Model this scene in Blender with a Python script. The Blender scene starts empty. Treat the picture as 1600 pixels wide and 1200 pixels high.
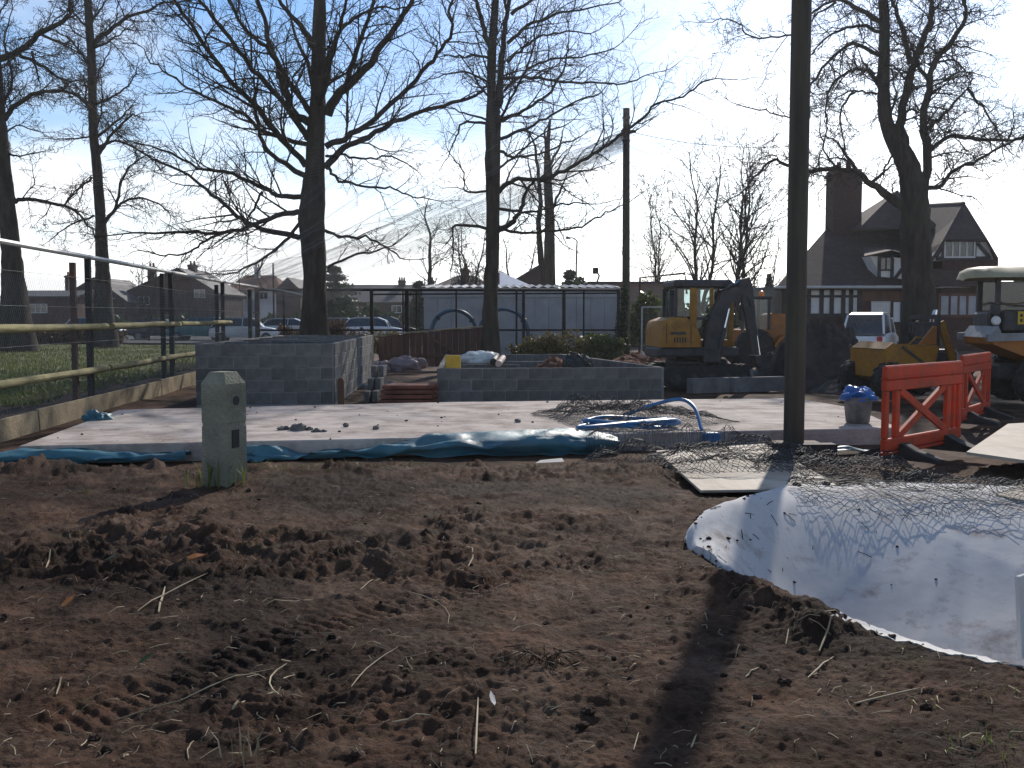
import bpy, math, random
import numpy as np
from mathutils import Vector, Matrix
sc = bpy.context.scene
COL = sc.collection
R = math.radians
# ------------------------------------------------------------------ camera
CAM_H = 1.6
PITCH = math.atan(105/1600)
cd = bpy.data.cameras.new('camera'); cam = bpy.data.objects.new('camera', cd); COL.objects.link(cam)
cd.sensor_width = 36; cd.lens = 36; cd.clip_start = 0.1; cd.clip_end = 3000
cam.location = (0, 0, CAM_H); cam.rotation_euler = (math.pi/2 - PITCH, 0, 0)
sc.camera = cam
# ------------------------------------------------------------------ sky and sun
SUN_AZ, SUN_EL = R(18), R(31)
w = bpy.data.worlds.new('World'); sc.world = w; w.use_nodes = True
nt = w.node_tree; N = nt.nodes; L = nt.links
for n in list(N): N.remove(n)
out = N.new('ShaderNodeOutputWorld'); bg = N.new('ShaderNodeBackground'); bg.inputs['Strength'].default_value = 0.15
sky = N.new('ShaderNodeTexSky'); sky.sky_type = 'NISHITA'; sky.sun_disc = False
sky.sun_elevation = SUN_EL; sky.sun_rotation = SUN_AZ; sky.dust_density = 0.7; sky.air_density = 1.0; sky.ozone_density = 4.5
hsv = N.new('ShaderNodeHueSaturation'); hsv.inputs['Saturation'].default_value = 1.38; L.new(sky.outputs[0], hsv.inputs['Color'])
tc = N.new('ShaderNodeTexCoord'); sep = N.new('ShaderNodeSeparateXYZ'); L.new(tc.outputs['Generated'], sep.inputs[0])
def wm(op, a, b=None):
    n = N.new('ShaderNodeMath'); n.operation = op
    for i, v in enumerate((a, b)):
        if v is None: continue
        if isinstance(v, (int, float)): n.inputs[i].default_value = v
        else: L.new(v, n.inputs[i])
    return n.outputs[0]
zz = wm('ADD', wm('MAXIMUM', sep.outputs[2], 0.0), 0.14)
cx = wm('DIVIDE', sep.outputs[0], zz); cy = wm('DIVIDE', sep.outputs[1], zz)
cmb = N.new('ShaderNodeCombineXYZ'); L.new(cx, cmb.inputs[0]); L.new(cy, cmb.inputs[1]); cmb.inputs[2].default_value = 3.7
nz = N.new('ShaderNodeTexNoise'); nz.inputs['Scale'].default_value = 0.62; nz.inputs['Detail'].default_value = 7; nz.inputs['Roughness'].default_value = 0.52
L.new(cmb.outputs[0], nz.inputs['Vector'])
rmp = N.new('ShaderNodeValToRGB'); rmp.color_ramp.elements[0].position = 0.46; rmp.color_ramp.elements[1].position = 0.68
L.new(nz.outputs[0], rmp.inputs[0])
mixc = N.new('ShaderNodeMix'); mixc.data_type = 'RGBA'
haze = wm('POWER', wm('SUBTRACT', 1.0, wm('MINIMUM', wm('MULTIPLY', wm('MAXIMUM', sep.outputs[2], 0.0), 2.6), 1.0)), 2.4)
cov = wm('MINIMUM', wm('ADD', rmp.outputs[0], haze), 1.0)
L.new(cov, mixc.inputs['Factor']); L.new(hsv.outputs[0], mixc.inputs['A'])
# clouds are lit by the same sky: brighter version of it, pulled to white
lum = N.new('ShaderNodeRGBToBW'); L.new(sky.outputs[0], lum.inputs[0])
lumc = wm('ADD', wm('MULTIPLY', lum.outputs[0], 1.5), 2.0)
cl = N.new('ShaderNodeMix'); cl.data_type = 'RGBA'; cl.blend_type = 'MIX'; cl.inputs['Factor'].default_value = 0.85
L.new(sky.outputs[0], cl.inputs['A']); L.new(lumc, cl.inputs['B'])
L.new(cl.outputs['Result'], mixc.inputs['B'])
L.new(mixc.outputs['Result'], bg.inputs['Color']); L.new(bg.outputs[0], out.inputs[0])
sd = bpy.data.lights.new('sun', 'SUN'); so = bpy.data.objects.new('sun', sd); COL.objects.link(so)
sd.energy = 5.0; sd.angle = R(0.55); sd.color = (1.0, 0.93, 0.83)
SUNV = Vector((math.sin(SUN_AZ)*math.cos(SUN_EL), math.cos(SUN_AZ)*math.cos(SUN_EL), math.sin(SUN_EL)))
so.rotation_euler = SUNV.to_track_quat('Z', 'Y').to_euler()
vs = sc.view_settings; vs.view_transform = 'Standard'; vs.look = 'None'; vs.exposure = -0.2; vs.gamma = 1
sc.cycles.use_denoising = True
sc.cycles.max_bounces = 6; sc.cycles.transparent_max_bounces = 12; sc.cycles.caustics_reflective = False; sc.cycles.caustics_refractive = False
# ------------------------------------------------------------------ measuring: photo pixel (1600 x 1200) at a distance -> point in the place
def ray(px, py):
    u = (px-800)/1600; v = (600-py)/1600
    return Vector((u, math.cos(PITCH)+v*math.sin(PITCH), -math.sin(PITCH)+v*math.cos(PITCH)))
def at(px, py, d):
    r = ray(px, py); return Vector((0, 0, CAM_H)) + r*(d/r.y)
def gp(px, py, z=0.0):
    r = ray(px, py); t = (z-CAM_H)/r.z; return Vector((0, 0, CAM_H)) + r*t
# ------------------------------------------------------------------ materials
def mat(name, c1, c2=None, scale=6, rough=0.8, bump=0.0, bscale=None, metal=0, spec=0.4, dirt=None, dirt_amt=0.5, vary=0.0, stretch=None, detail=6, lo=0.35, hi=0.65, dscale=1.3, sss=0, coord='Object', dlo=.48, dhi=.72):
    m = bpy.data.materials.new(name); m.use_nodes = True
    nt = m.node_tree; N = nt.nodes; L = nt.links; b = N['Principled BSDF']
    b.inputs['Roughness'].default_value = rough; b.inputs['Metallic'].default_value = metal; b.inputs['Specular IOR Level'].default_value = spec
    tc = N.new('ShaderNodeTexCoord'); mp = N.new('ShaderNodeMapping'); L.new(tc.outputs[coord], mp.inputs[0])
    if stretch: mp.inputs['Scale'].default_value = stretch
    n1 = N.new('ShaderNodeTexNoise'); n1.inputs['Scale'].default_value = scale; n1.inputs['Detail'].default_value = detail; n1.inputs['Roughness'].default_value = 0.62
    L.new(mp.outputs[0], n1.inputs['Vector'])
    r = N.new('ShaderNodeValToRGB'); e = r.color_ramp.elements
    e[0].position = lo; e[1].position = hi
    e[0].color = (*c1, 1); e[1].color = (*(c2 or c1), 1); L.new(n1.outputs[0], r.inputs[0])
    col = r.outputs[0]
    if dirt:
        n2 = N.new('ShaderNodeTexNoise'); n2.inputs['Scale'].default_value = dscale; n2.inputs['Detail'].default_value = 9; n2.inputs['Roughness'].default_value = 0.7
        L.new(tc.outputs[coord], n2.inputs['Vector'])
        r2 = N.new('ShaderNodeValToRGB'); r2.color_ramp.elements[0].position = dlo; r2.color_ramp.elements[1].position = dhi
        r2.color_ramp.elements[1].color = (dirt_amt,)*3 + (1,)
        L.new(n2.outputs[0], r2.inputs[0])
        mx = N.new('ShaderNodeMix'); mx.data_type = 'RGBA'; L.new(r2.outputs[0], mx.inputs['Factor']); L.new(col, mx.inputs['A']); mx.inputs['B'].default_value = (*dirt, 1)
        col = mx.outputs['Result']
    if vary:
        oi = N.new('ShaderNodeObjectInfo'); mr = N.new('ShaderNodeMapRange'); mr.inputs['To Min'].default_value = 1-vary; mr.inputs['To Max'].default_value = 1+vary
        L.new(oi.outputs['Random'], mr.inputs[0])
        hs = N.new('ShaderNodeHueSaturation'); L.new(mr.outputs[0], hs.inputs['Value']); L.new(col, hs.inputs['Color']); col = hs.outputs[0]
    L.new(col, b.inputs['Base Color'])
    if bump:
        n3 = N.new('ShaderNodeTexNoise'); n3.inputs['Scale'].default_value = bscale or scale*4; n3.inputs['Detail'].default_value = 6
        L.new(mp.outputs[0], n3.inputs['Vector'])
        bp = N.new('ShaderNodeBump'); bp.inputs['Strength'].default_value = min(1, bump); bp.inputs['Distance'].default_value = 0.02*max(1, bump)
        L.new(n3.outputs[0], bp.inputs['Height']); L.new(bp.outputs[0], b.inputs['Normal'])
    return m
def glass_mat(name, tint=(0.5, 0.55, 0.55), fac=0.45):
    m = bpy.data.materials.new(name); m.use_nodes = True; nt = m.node_tree; N = nt.nodes; L = nt.links
    N.remove(N['Principled BSDF'])
    t = N.new('ShaderNodeBsdfTransparent'); t.inputs[0].default_value = (*tint, 1)
    g = N.new('ShaderNodeBsdfGlossy'); g.inputs['Roughness'].default_value = 0.06; g.inputs[0].default_value = (.9, .9, .9, 1)
    f = N.new('ShaderNodeFresnel'); f.inputs[0].default_value = 1.5
    mx = N.new('ShaderNodeMixShader'); L.new(f.outputs[0], mx.inputs[0]); L.new(t.outputs[0], mx.inputs[1]); L.new(g.outputs[0], mx.inputs[2])
    L.new(mx.outputs[0], N['Material Output'].inputs[0]); return m
def leaf_mat(name, c1, c2, rough=0.5, trans=0.35):
    m = mat(name, c1, c2, scale=2.5, rough=rough, spec=0.35)
    nt = m.node_tree; N = nt.nodes; L = nt.links; b = N['Principled BSDF']
    tr = N.new('ShaderNodeBsdfTranslucent'); src = b.inputs['Base Color'].links[0].from_socket; L.new(src, tr.inputs[0])
    mx = N.new('ShaderNodeMixShader'); mx.inputs[0].default_value = trans
    L.new(b.outputs[0], mx.inputs[1]); L.new(tr.outputs[0], mx.inputs[2]); L.new(mx.outputs[0], N['Material Output'].inputs[0]); return m
M = {}
M['bark'] = mat('bark', (.028, .022, .018), (.075, .06, .048), scale=5, rough=.95, bump=1.5, bscale=14, stretch=(1, 1, .22), spec=.15, dirt=(.045, .055, .025), dirt_amt=.6, dscale=.9)
M['twig'] = mat('twig_bark', (.03, .022, .018), (.06, .045, .036), scale=3, rough=.9, spec=.15)
M['pole'] = mat('pole_wood', (.035, .03, .022), (.085, .07, .05), scale=6, rough=.85, bump=.8, bscale=30, stretch=(1, 1, .06), dirt=(.06, .07, .035), dirt_amt=.5)
M['concrete_old'] = mat('old_concrete', (.16, .16, .12), (.27, .26, .20), scale=5, rough=.95, bump=.8, bscale=40, dirt=(.11, .13, .055), dirt_amt=.85, dscale=2.6)
M['slab'] = mat('slab_concrete', (.39, .325, .28), (.56, .48, .42), scale=1.8, rough=.9, bump=.6, bscale=26, dirt=(.13, .085, .06), dirt_amt=.9, dscale=1.9, dlo=.44, dhi=.70, stretch=(.5, 2.2, 1))
M['block'] = mat('concrete_block', (.10, .097, .092), (.165, .16, .152), scale=4, rough=.95, bump=.7, bscale=60, vary=.28, dirt=(.27, .265, .255), dirt_amt=.55, dscale=2.2, dlo=.50, dhi=.78)
M['mortar'] = mat('mortar', (.19, .185, .175), (.26, .25, .24), scale=12, rough=.95, bump=.5)
M['timber_old'] = mat('weathered_timber', (.15, .13, .055), (.30, .26, .12), scale=3, rough=.9, bump=.6, bscale=25, stretch=(1, .25, 1), dirt=(.06, .055, .03), dirt_amt=.8, dscale=1.6)
M['timber_board'] = mat('ground_board', (.16, .12, .07), (.32, .25, .15), scale=2.2, rough=.9, bump=.6, bscale=20, dirt=(.05, .04, .02), dirt_amt=.8)
M['hoarding'] = mat('brown_planks', (.075, .035, .022), (.13, .065, .04), scale=4, rough=.85, bump=.5, stretch=(1, 1, .15), vary=.25)
M['ply'] = mat('plywood', (.35, .29, .22), (.48, .41, .33), scale=2.5, rough=.75, bump=.3, stretch=(1, .2, 1), dirt=(.13, .09, .06), dirt_amt=.7, dscale=2.2)
M['black_metal'] = mat('black_painted_steel', (.008, .008, .009), (.022, .02, .019), scale=7, rough=.75, spec=.2)
M['rust'] = mat('rusty_steel', (.04, .02, .015), (.09, .04, .025), scale=8, rough=.8)
M['galv'] = mat('galvanised_pipe', (.42, .42, .40), (.55, .55, .53), scale=9, rough=.5, metal=.5)
M['wire'] = mat('fence_wire', (.10, .10, .10), (.2, .2, .19), scale=3, rough=.6, metal=.3)
M['net'] = mat('black_net', (.02, .022, .024), (.05, .052, .055), scale=3, rough=.65)
M['net_pale'] = mat('grey_net', (.06, .07, .09), (.13, .14, .17), scale=3, rough=.65)
M['tarp'] = mat('blue_liner', (.018, .10, .14), (.05, .18, .215), scale=1.6, rough=.5, bump=.5, bscale=5, spec=.5, dirt=(.10, .10, .09), dirt_amt=.55, dscale=2.0)
M['hose'] = mat('blue_hose', (.015, .11, .26), (.03, .17, .36), scale=6, rough=.4, spec=.5)
M['coil'] = mat('blue_pipe', (.02, .07, .13), (.035, .11, .18), scale=5, rough=.45)
M['white_sheet'] = mat('white_sheeting', (.43, .42, .41), (.53, .52, .51), scale=1.2, rough=.8, bump=.12, bscale=9, spec=.12, dirt=(.15, .095, .065), dirt_amt=.9, dscale=2.4, dlo=.52, dhi=.72, lo=.3, hi=.6)
M['orange'] = mat('orange_plastic', (.43, .032, .007), (.55, .050, .011), scale=2, rough=.65, spec=.2, dirt=(.15, .05, .025), dirt_amt=.85, dscale=5, dlo=.46, dhi=.68)
M['rubber'] = mat('black_rubber', (.012, .012, .012), (.03, .028, .026), scale=9, rough=.8, dirt=(.08, .06, .045), dirt_amt=.6, dscale=4)
M['plant_yellow'] = mat('plant_yellow', (.27, .12, .012), (.40, .19, .022), scale=2.5, rough=.6, spec=.3, bump=.15, dirt=(.08, .055, .032), dirt_amt=.85, dscale=2.6)
M['plant_orange'] = mat('plant_orange', (.32, .11, .012), (.42, .15, .02), scale=2.5, rough=.6, dirt=(.09, .055, .035), dirt_amt=.85, dscale=2.6)
M['plant_dark'] = mat('plant_dark_steel', (.018, .018, .02), (.05, .048, .048), scale=5, rough=.6, dirt=(.10, .075, .055), dirt_amt=.6, dscale=3)
M['plant_grey'] = mat('plant_grey', (.16, .17, .18), (.26, .27, .28), scale=4, rough=.6, dirt=(.10, .08, .06), dirt_amt=.6)
M['chrome'] = mat('ram_steel', (.7, .7, .7), (.8, .8, .8), scale=3, rough=.18, metal=1)
M['glass'] = glass_mat('pane_glass', (.72, .78, .78))
M['dark_glass'] = mat('dark_glass', (.012, .016, .02), (.02, .026, .03), rough=.08, spec=.8)
M['canopy'] = mat('canopy_tan', (.30, .25, .13), (.38, .32, .18), scale=3, rough=.55)
M['plate'] = mat('plate_yellow', (.55, .36, .02), rough=.5)
M['purple'] = mat('script_purple', (.09, .03, .12), rough=.6)
M['black'] = mat('flat_black', (.015, .015, .015), rough=.6)
M['bucket'] = mat('grey_bucket', (.10, .095, .10), (.15, .14, .14), scale=6, rough=.6, dirt=(.28, .25, .22), dirt_amt=.5, dscale=6)
M['blue_bag'] = mat('blue_bag', (.01, .09, .33), (.02, .16, .5), scale=4, rough=.35, spec=.6)
M['sack'] = mat('pale_sack', (.2, .17, .17), (.3, .25, .25), scale=8, rough=.6, dirt=(.35, .12, .1), dirt_amt=.6, dscale=5)
M['white_bag'] = mat('white_bag', (.6, .62, .6), (.72, .74, .72), scale=6, rough=.45, dirt=(.08, .2, .12), dirt_amt=.6, dscale=5)
M['black_bag'] = mat('black_bag', (.012, .014, .012), (.02, .024, .02), scale=6, rough=.45, bump=.8, bscale=12)
M['yellow_block'] = mat('yellow_insulation', (.55, .33, .03), (.68, .42, .06), scale=9, rough=.8)
M['clay'] = mat('clay_red', (.14, .045, .028), (.24, .085, .05), scale=5, rough=.85, vary=.25, bump=.3)
M['pink_pipe'] = mat('clay_pipe', (.45, .33, .28), (.56, .42, .36), scale=5, rough=.7)
M['soil'] = mat('dug_soil', (.018, .011, .008), (.05, .028, .019), scale=3, rough=.95, bump=1.5, bscale=22, spec=.2)
M['red_soil'] = mat('red_soil', (.09, .038, .024), (.17, .07, .04), scale=3, rough=.95, bump=1.5, bscale=18, spec=.2)
M['heap'] = mat('heap_soil', (.035, .028, .026), (.075, .06, .055), scale=2, rough=.95, bump=1.5, bscale=9, spec=.2)
M['grass'] = leaf_mat('grass_blade', (.08, .10, .02), (.17, .19, .05), trans=.4)
M['leaf_dark'] = leaf_mat('evergreen_leaf', (.018, .035, .014), (.05, .075, .025), rough=.45)
M['leaf_laurel'] = leaf_mat('laurel_leaf', (.05, .08, .02), (.13, .15, .04), rough=.3)
M['leaf_yellow'] = leaf_mat('yellowing_leaf', (.09, .08, .02), (.22, .17, .045), rough=.45)
M['leaf_brown'] = leaf_mat('brown_leaf', (.06, .035, .018), (.13, .075, .035), rough=.6)
M['straw'] = mat('dry_straw', (.24, .18, .10), (.42, .33, .21), scale=4, rough=.7)
M['paper'] = mat('litter_white', (.4, .36, .32), (.5, .46, .42), rough=.6)
M['dead_leaf'] = leaf_mat('dead_leaf', (.36, .13, .03), (.46, .19, .05), rough=.6, trans=.3)
M['asphalt'] = mat('asphalt', (.045, .045, .047), (.075, .073, .072), scale=12, rough=.9)
M['lawn'] = mat('lawn_turf', (.07, .085, .022), (.15, .155, .045), scale=2.2, rough=.95, bump=1, bscale=40, dirt=(.07, .06, .03), dirt_amt=.6, dscale=.5, coord='Object')
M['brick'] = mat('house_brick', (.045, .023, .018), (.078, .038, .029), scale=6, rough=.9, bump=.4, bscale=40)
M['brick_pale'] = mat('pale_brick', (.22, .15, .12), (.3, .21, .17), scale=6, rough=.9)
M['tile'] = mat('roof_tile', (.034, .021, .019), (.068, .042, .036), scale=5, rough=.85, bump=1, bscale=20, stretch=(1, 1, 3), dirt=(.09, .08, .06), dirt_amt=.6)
M['tile_orange'] = mat('orange_tile', (.26, .12, .07), (.36, .17, .1), scale=5, rough=.85)
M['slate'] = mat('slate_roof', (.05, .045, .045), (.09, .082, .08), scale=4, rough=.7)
M['slate_wet'] = mat('smooth_roof_sheet', (.5, .48, .47), (.6, .58, .57), scale=4, rough=.32)
M['render_wall'] = mat('white_render', (.62, .62, .60), (.74, .74, .72), scale=3, rough=.85)
M['beam'] = mat('dark_beam', (.022, .02, .02), (.045, .04, .038), scale=6, rough=.8)
M['frame_white'] = mat('white_frame', (.62, .62, .6), rough=.5)
M['shed_wall'] = mat('pale_shed_wall', (.33, .345, .37), (.42, .435, .46), scale=2, rough=.7, dirt=(.25, .25, .24), dirt_amt=.5)
M['clear_sheet'] = leaf_mat('clear_roof_sheet', (.7, .7, .7), (.8, .8, .8), rough=.3, trans=.7)
M['car_white'] = mat('car_white', (.72, .73, .74), rough=.3, spec=.6)
M['car_silver'] = mat('car_silver', (.42, .44, .46), rough=.3, metal=.6)
M['car_teal'] = mat('car_teal', (.03, .17, .2), rough=.3, spec=.6)
M['car_dark'] = mat('car_dark', (.02, .022, .028), rough=.3, spec=.6)
M['red_lamp'] = mat('red_lamp', (.5, .02, .02), rough=.3)
M['amber'] = mat('amber_lamp', (.8, .22, .02), rough=.3)
M['wall_beige'] = mat('beige_wall', (.26, .23, .18), (.33, .3, .25), scale=2, rough=.9)
# ------------------------------------------------------------------ mesh helpers
def fast_mesh(name, V, F, smooth=False):
    """V (n,3) array, F (m,k) array of equal-size faces, or a list of such arrays"""
    me = bpy.data.meshes.new(name)
    V = np.asarray(V, dtype=np.float32)
    Fs = F if isinstance(F, list) else [F]
    Fs = [np.asarray(f, dtype=np.int32) for f in Fs if len(f)]
    loops = np.concatenate([f.ravel() for f in Fs]); tot = np.concatenate([np.full(len(f), f.shape[1], np.int32) for f in Fs])
    start = np.concatenate([[0], np.cumsum(tot)[:-1]]).astype(np.int32)
    me.vertices.add(len(V)); me.vertices.foreach_set('co', V.ravel())
    me.loops.add(len(loops)); me.loops.foreach_set('vertex_index', loops)
    me.polygons.add(len(tot)); me.polygons.foreach_set('loop_start', start); me.polygons.foreach_set('loop_total', tot)
    if smooth: me.polygons.foreach_set('use_smooth', np.ones(len(tot), dtype=bool))
    me.update(calc_edges=True); me.validate()
    return me
def link(name, me, m=None, parent=None, loc=None, rot=None):
    o = bpy.data.objects.new(name, me); COL.objects.link(o)
    if m is not None and me is not None:
        me.materials.clear(); me.materials.append(M[m] if isinstance(m, str) else m)
    if parent: o.parent = parent
    if loc is not None: o.location = loc
    if rot is not None: o.rotation_euler = rot
    return o
def tag(o, label=None, cat=None, group=None, kind=None):
    if label: o['label'] = label
    if cat: o['category'] = cat
    if group: o['group'] = group
    if kind: o['kind'] = kind
    return o
def thing(name, label, cat, loc=(0, 0, 0), rz=0, group=None):
    o = bpy.data.objects.new(name, None); COL.objects.link(o); o.location = loc; o.rotation_euler = (0, 0, rz); o.empty_display_size = .1
    return tag(o, label, cat, group)
class MB:
    def __init__(s): s.v = []; s.f = []
    def add(s, vs, fs):
        n = len(s.v); s.v += [tuple(p) for p in vs]; s.f += [tuple(i+n for i in f) for f in fs]; return s
    def box(s, x0, x1, y0, y1, z0, z1, b=0.0):
        if b <= 0:
            return s.add([(x, y, z) for z in (z0, z1) for y in (y0, y1) for x in (x0, x1)],
                         [(0, 2, 3, 1), (4, 5, 7, 6), (0, 1, 5, 4), (2, 6, 7, 3), (0, 4, 6, 2), (1, 3, 7, 5)])
        b = min(b, (x1-x0)/2.01, (y1-y0)/2.01, (z1-z0)/2.01)
        lo = (x0, y0, z0); hi = (x1, y1, z1); idx = {}; vs = []
        for sx in (0, 1):
            for sy in (0, 1):
                for sz in (0, 1):
                    c = [(lo, hi)[q][i] for i, q in enumerate((sx, sy, sz))]; d = [(1, -1)[q]*b for q in (sx, sy, sz)]
                    for ax in range(3):
                        p = [c[i]+(0 if i == ax else d[i]) for i in range(3)]
                        idx[(sx, sy, sz, ax)] = len(vs); vs.append(p)
        fs = []
        for ax in range(3):
            o1, o2 = [i for i in range(3) if i != ax]
            for q in (0, 1):
                f = []
                for a, c in ((0, 0), (1, 0), (1, 1), (0, 1)):
                    k = [0, 0, 0]; k[ax] = q; k[o1] = a; k[o2] = c; f.append(idx[(*k, ax)])
                fs.append(f)
                for c in (0, 1):
                    k0 = [0, 0, 0]; k0[o1] = q; k0[o2] = c; k1 = k0[:]; k1[ax] = 1
                    fs.append([idx[(*k0, o1)], idx[(*k1, o1)], idx[(*k1, o2)], idx[(*k0, o2)]])
        for sx in (0, 1):
            for sy in (0, 1):
                for sz in (0, 1): fs.append([idx[(sx, sy, sz, a)] for a in range(3)])
        return s.add(vs, fs)
    def poly(s, pts, n, t):
        """polygon (3D points) thickened by t along direction n"""
        n = Vector(n).normalized()*t; k = len(pts); a = [Vector(p) for p in pts]; b = [p+n for p in a]
        return s.add(a+b, [tuple(range(k-1, -1, -1)), tuple(range(k, 2*k))]+[(i, (i+1) % k, k+(i+1) % k, k+i) for i in range(k)])
    def prism(s, xz, y0, y1):
        return s.poly([(x, y0, z) for x, z in xz], (0, 1, 0), y1-y0)
    def tube(s, pts, r, n=8, caps=True):
        pts = [Vector(p) for p in pts]; rs = r if isinstance(r, (list, tuple)) else [r]*len(pts)
        base = len(s.v); prev = None
        for i, p in enumerate(pts):
            t = (pts[min(i+1, len(pts)-1)]-pts[max(i-1, 0)]).normalized()
            if prev is None:
                u = t.orthogonal().normalized()
            else:
                u = (prev - t*prev.dot(t)); u = u.normalized() if u.length > 1e-6 else t.orthogonal().normalized()
            prev = u; v = t.cross(u)
            for k in range(n):
                a = 2*math.pi*k/n; s.v.append(tuple(p+(u*math.cos(a)+v*math.sin(a))*rs[i]))
        for i in range(len(pts)-1):
            for k in range(n):
                a = base+i*n+k; b = base+i*n+(k+1) % n; s.f.append((a, b, b+n, a+n))
        if caps:
            s.f.append(tuple(base+k for k in range(n-1, -1, -1))); e = base+(len(pts)-1)*n; s.f.append(tuple(e+k for k in range(n)))
        return s
    def bar(s, a, b, w, h, up=(0, 0, 1)):
        a = Vector(a); b = Vector(b); t = (b-a).normalized(); up = Vector(up)
        if abs(t.dot(up)) > .98: up = Vector((0, 1, 0))
        u = t.cross(up).normalized(); v = u.cross(t)
        vs = [p+u*sx*w/2+v*sy*h/2 for p in (a, b) for sx, sy in ((-1, -1), (1, -1), (1, 1), (-1, 1))]
        return s.add(vs, [(3, 2, 1, 0), (4, 5, 6, 7)]+[(i, (i+1) % 4, 4+(i+1) % 4, 4+i) for i in range(4)])
    def lathe(s, prof, c=(0, 0, 0), n=20, axis='z'):
        base = len(s.v)
        for r, h in prof:
            for k in range(n):
                a = 2*math.pi*k/n; x, y = r*math.cos(a), r*math.sin(a)
                p = {'z': (x, y, h), 'y': (x, h, y), 'x': (h, x, y)}[axis]
                s.v.append((p[0]+c[0], p[1]+c[1], p[2]+c[2]))
        for i in range(len(prof)-1):
            for k in range(n):
                a = base+i*n+k; b = base+i*n+(k+1) % n; s.f.append((a, b, b+n, a+n))
        s.f.append(tuple(base+k for k in range(n))); e = base+(len(prof)-1)*n; s.f.append(tuple(e+k for k in range(n)))
        return s
    def loft(s, rings, close=True):
        n = len(rings[0]); base = len(s.v)
        for r in rings: s.v += [tuple(p) for p in r]
        for i in range(len(rings)-1):
            for k in range(n if close else n-1):
                a = base+i*n+k; b = base+i*n+(k+1) % n; s.f.append((a, b, b+n, a+n))
        if close:
            s.f.append(tuple(base+k for k in range(n-1, -1, -1))); e = base+(len(rings)-1)*n; s.f.append(tuple(e+k for k in range(n)))
        return s
    def mesh(s, name, smooth=False):
        me = bpy.data.meshes.new(name); me.from_pydata(s.v, [], s.f); me.update()
        import bmesh
        bm = bmesh.new(); bm.from_mesh(me); bmesh.ops.recalc_face_normals(bm, faces=bm.faces[:]); bm.to_mesh(me); bm.free()
        if smooth:
            for p in me.polygons: p.use_smooth = True
            try: me.set_sharp_from_angle(angle=R(40))
            except Exception: pass
        return me
    def build(s, name, m, parent=None, smooth=False, loc=None, rot=None):
        return link(name, s.mesh(name, smooth), m, parent, loc, rot)
def one(name, label, cat, mb, m, group=None, smooth=False, loc=None, rot=None):
    return tag(mb.build(name, m, None, smooth, loc, rot), label, cat, group)
def tubes_np(P, Rr, sides=3):
    """P (N,n,3), Rr (N,n) -> verts, quads"""
    N_, n, _ = P.shape
    T = np.empty_like(P); T[:, 1:-1] = P[:, 2:]-P[:, :-2]; T[:, 0] = P[:, 1]-P[:, 0]; T[:, -1] = P[:, -1]-P[:, -2]
    T /= np.linalg.norm(T, axis=2, keepdims=True)+1e-9
    mean = T.mean(axis=1); ref = np.where(np.abs(mean[:, 2:3]) < .7, np.array([[0, 0, 1.]]), np.array([[1., 0, 0]]))
    U = np.cross(T, ref[:, None, :]); U /= np.linalg.norm(U, axis=2, keepdims=True)+1e-9
    W = np.cross(T, U)
    a = np.arange(sides)*2*np.pi/sides
    V = P[:, :, None, :]+Rr[:, :, None, None]*(np.cos(a)[None, None, :, None]*U[:, :, None, :]+np.sin(a)[None, None, :, None]*W[:, :, None, :])
    idx = np.arange(N_*n*sides).reshape(N_, n, sides)
    A = idx[:, :-1, :]; B = np.roll(idx, -1, axis=2)[:, :-1, :]; C = np.roll(idx, -1, axis=2)[:, 1:, :]; D = idx[:, 1:, :]
    return V.reshape(-1, 3), np.stack([A, B, C, D], axis=-1).reshape(-1, 4)
def merge(parts):
    vs, fs, n = [], [], 0
    for v, f in parts:
        vs.append(v); fs.append(f+n); n += len(v)
    return np.concatenate(vs), fs
def resample(pts, k=4):
    """Catmull-Rom through the points"""
    p = [np.array(q, float) for q in pts]; p = [2*p[0]-p[1]]+p+[2*p[-1]-p[-2]]; o = []
    for i in range(1, len(p)-2):
        for j in range(k):
            t = j/k; a, b, c, d = p[i-1], p[i], p[i+1], p[i+2]
            o.append(.5*((2*b)+(c-a)*t+(2*a-5*b+4*c-d)*t*t+(3*b-a-3*c+d)*t**3))
    o.append(p[-2]); return np.array(o)
# value noise
_rs = np.random.RandomState(5); _G = _rs.rand(256, 256).astype(np.float32)*2-1
def vnoise(x, y):
    xi = np.floor(x).astype(np.int64); yi = np.floor(y).astype(np.int64); fx = x-xi; fy = y-yi
    fx = fx*fx*fx*(fx*(fx*6-15)+10); fy = fy*fy*fy*(fy*(fy*6-15)+10)
    g = lambda i, j: _G[i & 255, j & 255]
    return (g(xi, yi)*(1-fx)+g(xi+1, yi)*fx)*(1-fy)+(g(xi, yi+1)*(1-fx)+g(xi+1, yi+1)*fx)*fy
def fbm(x, y, o=4, l=2.03, g=.5):
    s = 0; a = 1
    for i in range(o): s = s+a*vnoise(x*l**i+17.3*i, y*l**i-9.1*i); a *= g
    return s
def sstep(a, b, x):
    t = np.clip((x-a)/(b-a), 0, 1); return t*t*(3-2*t)
def leaves(n, size, pos, rng, aspect=.6):
    """n small leaf faces at positions pos (n,3)"""
    a = rng.normal(size=(n, 3)); a /= np.linalg.norm(a, axis=1, keepdims=True)
    b = np.cross(a, rng.normal(size=(n, 3))); b /= np.linalg.norm(b, axis=1, keepdims=True)+1e-9
    s = (size*(.6+.8*rng.rand(n)))[:, None]
    V = np.stack([pos-a*s, pos+b*s*aspect, pos+a*s, pos-b*s*aspect], axis=1).reshape(-1, 3)
    return V, np.arange(4*n).reshape(n, 4)
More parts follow.
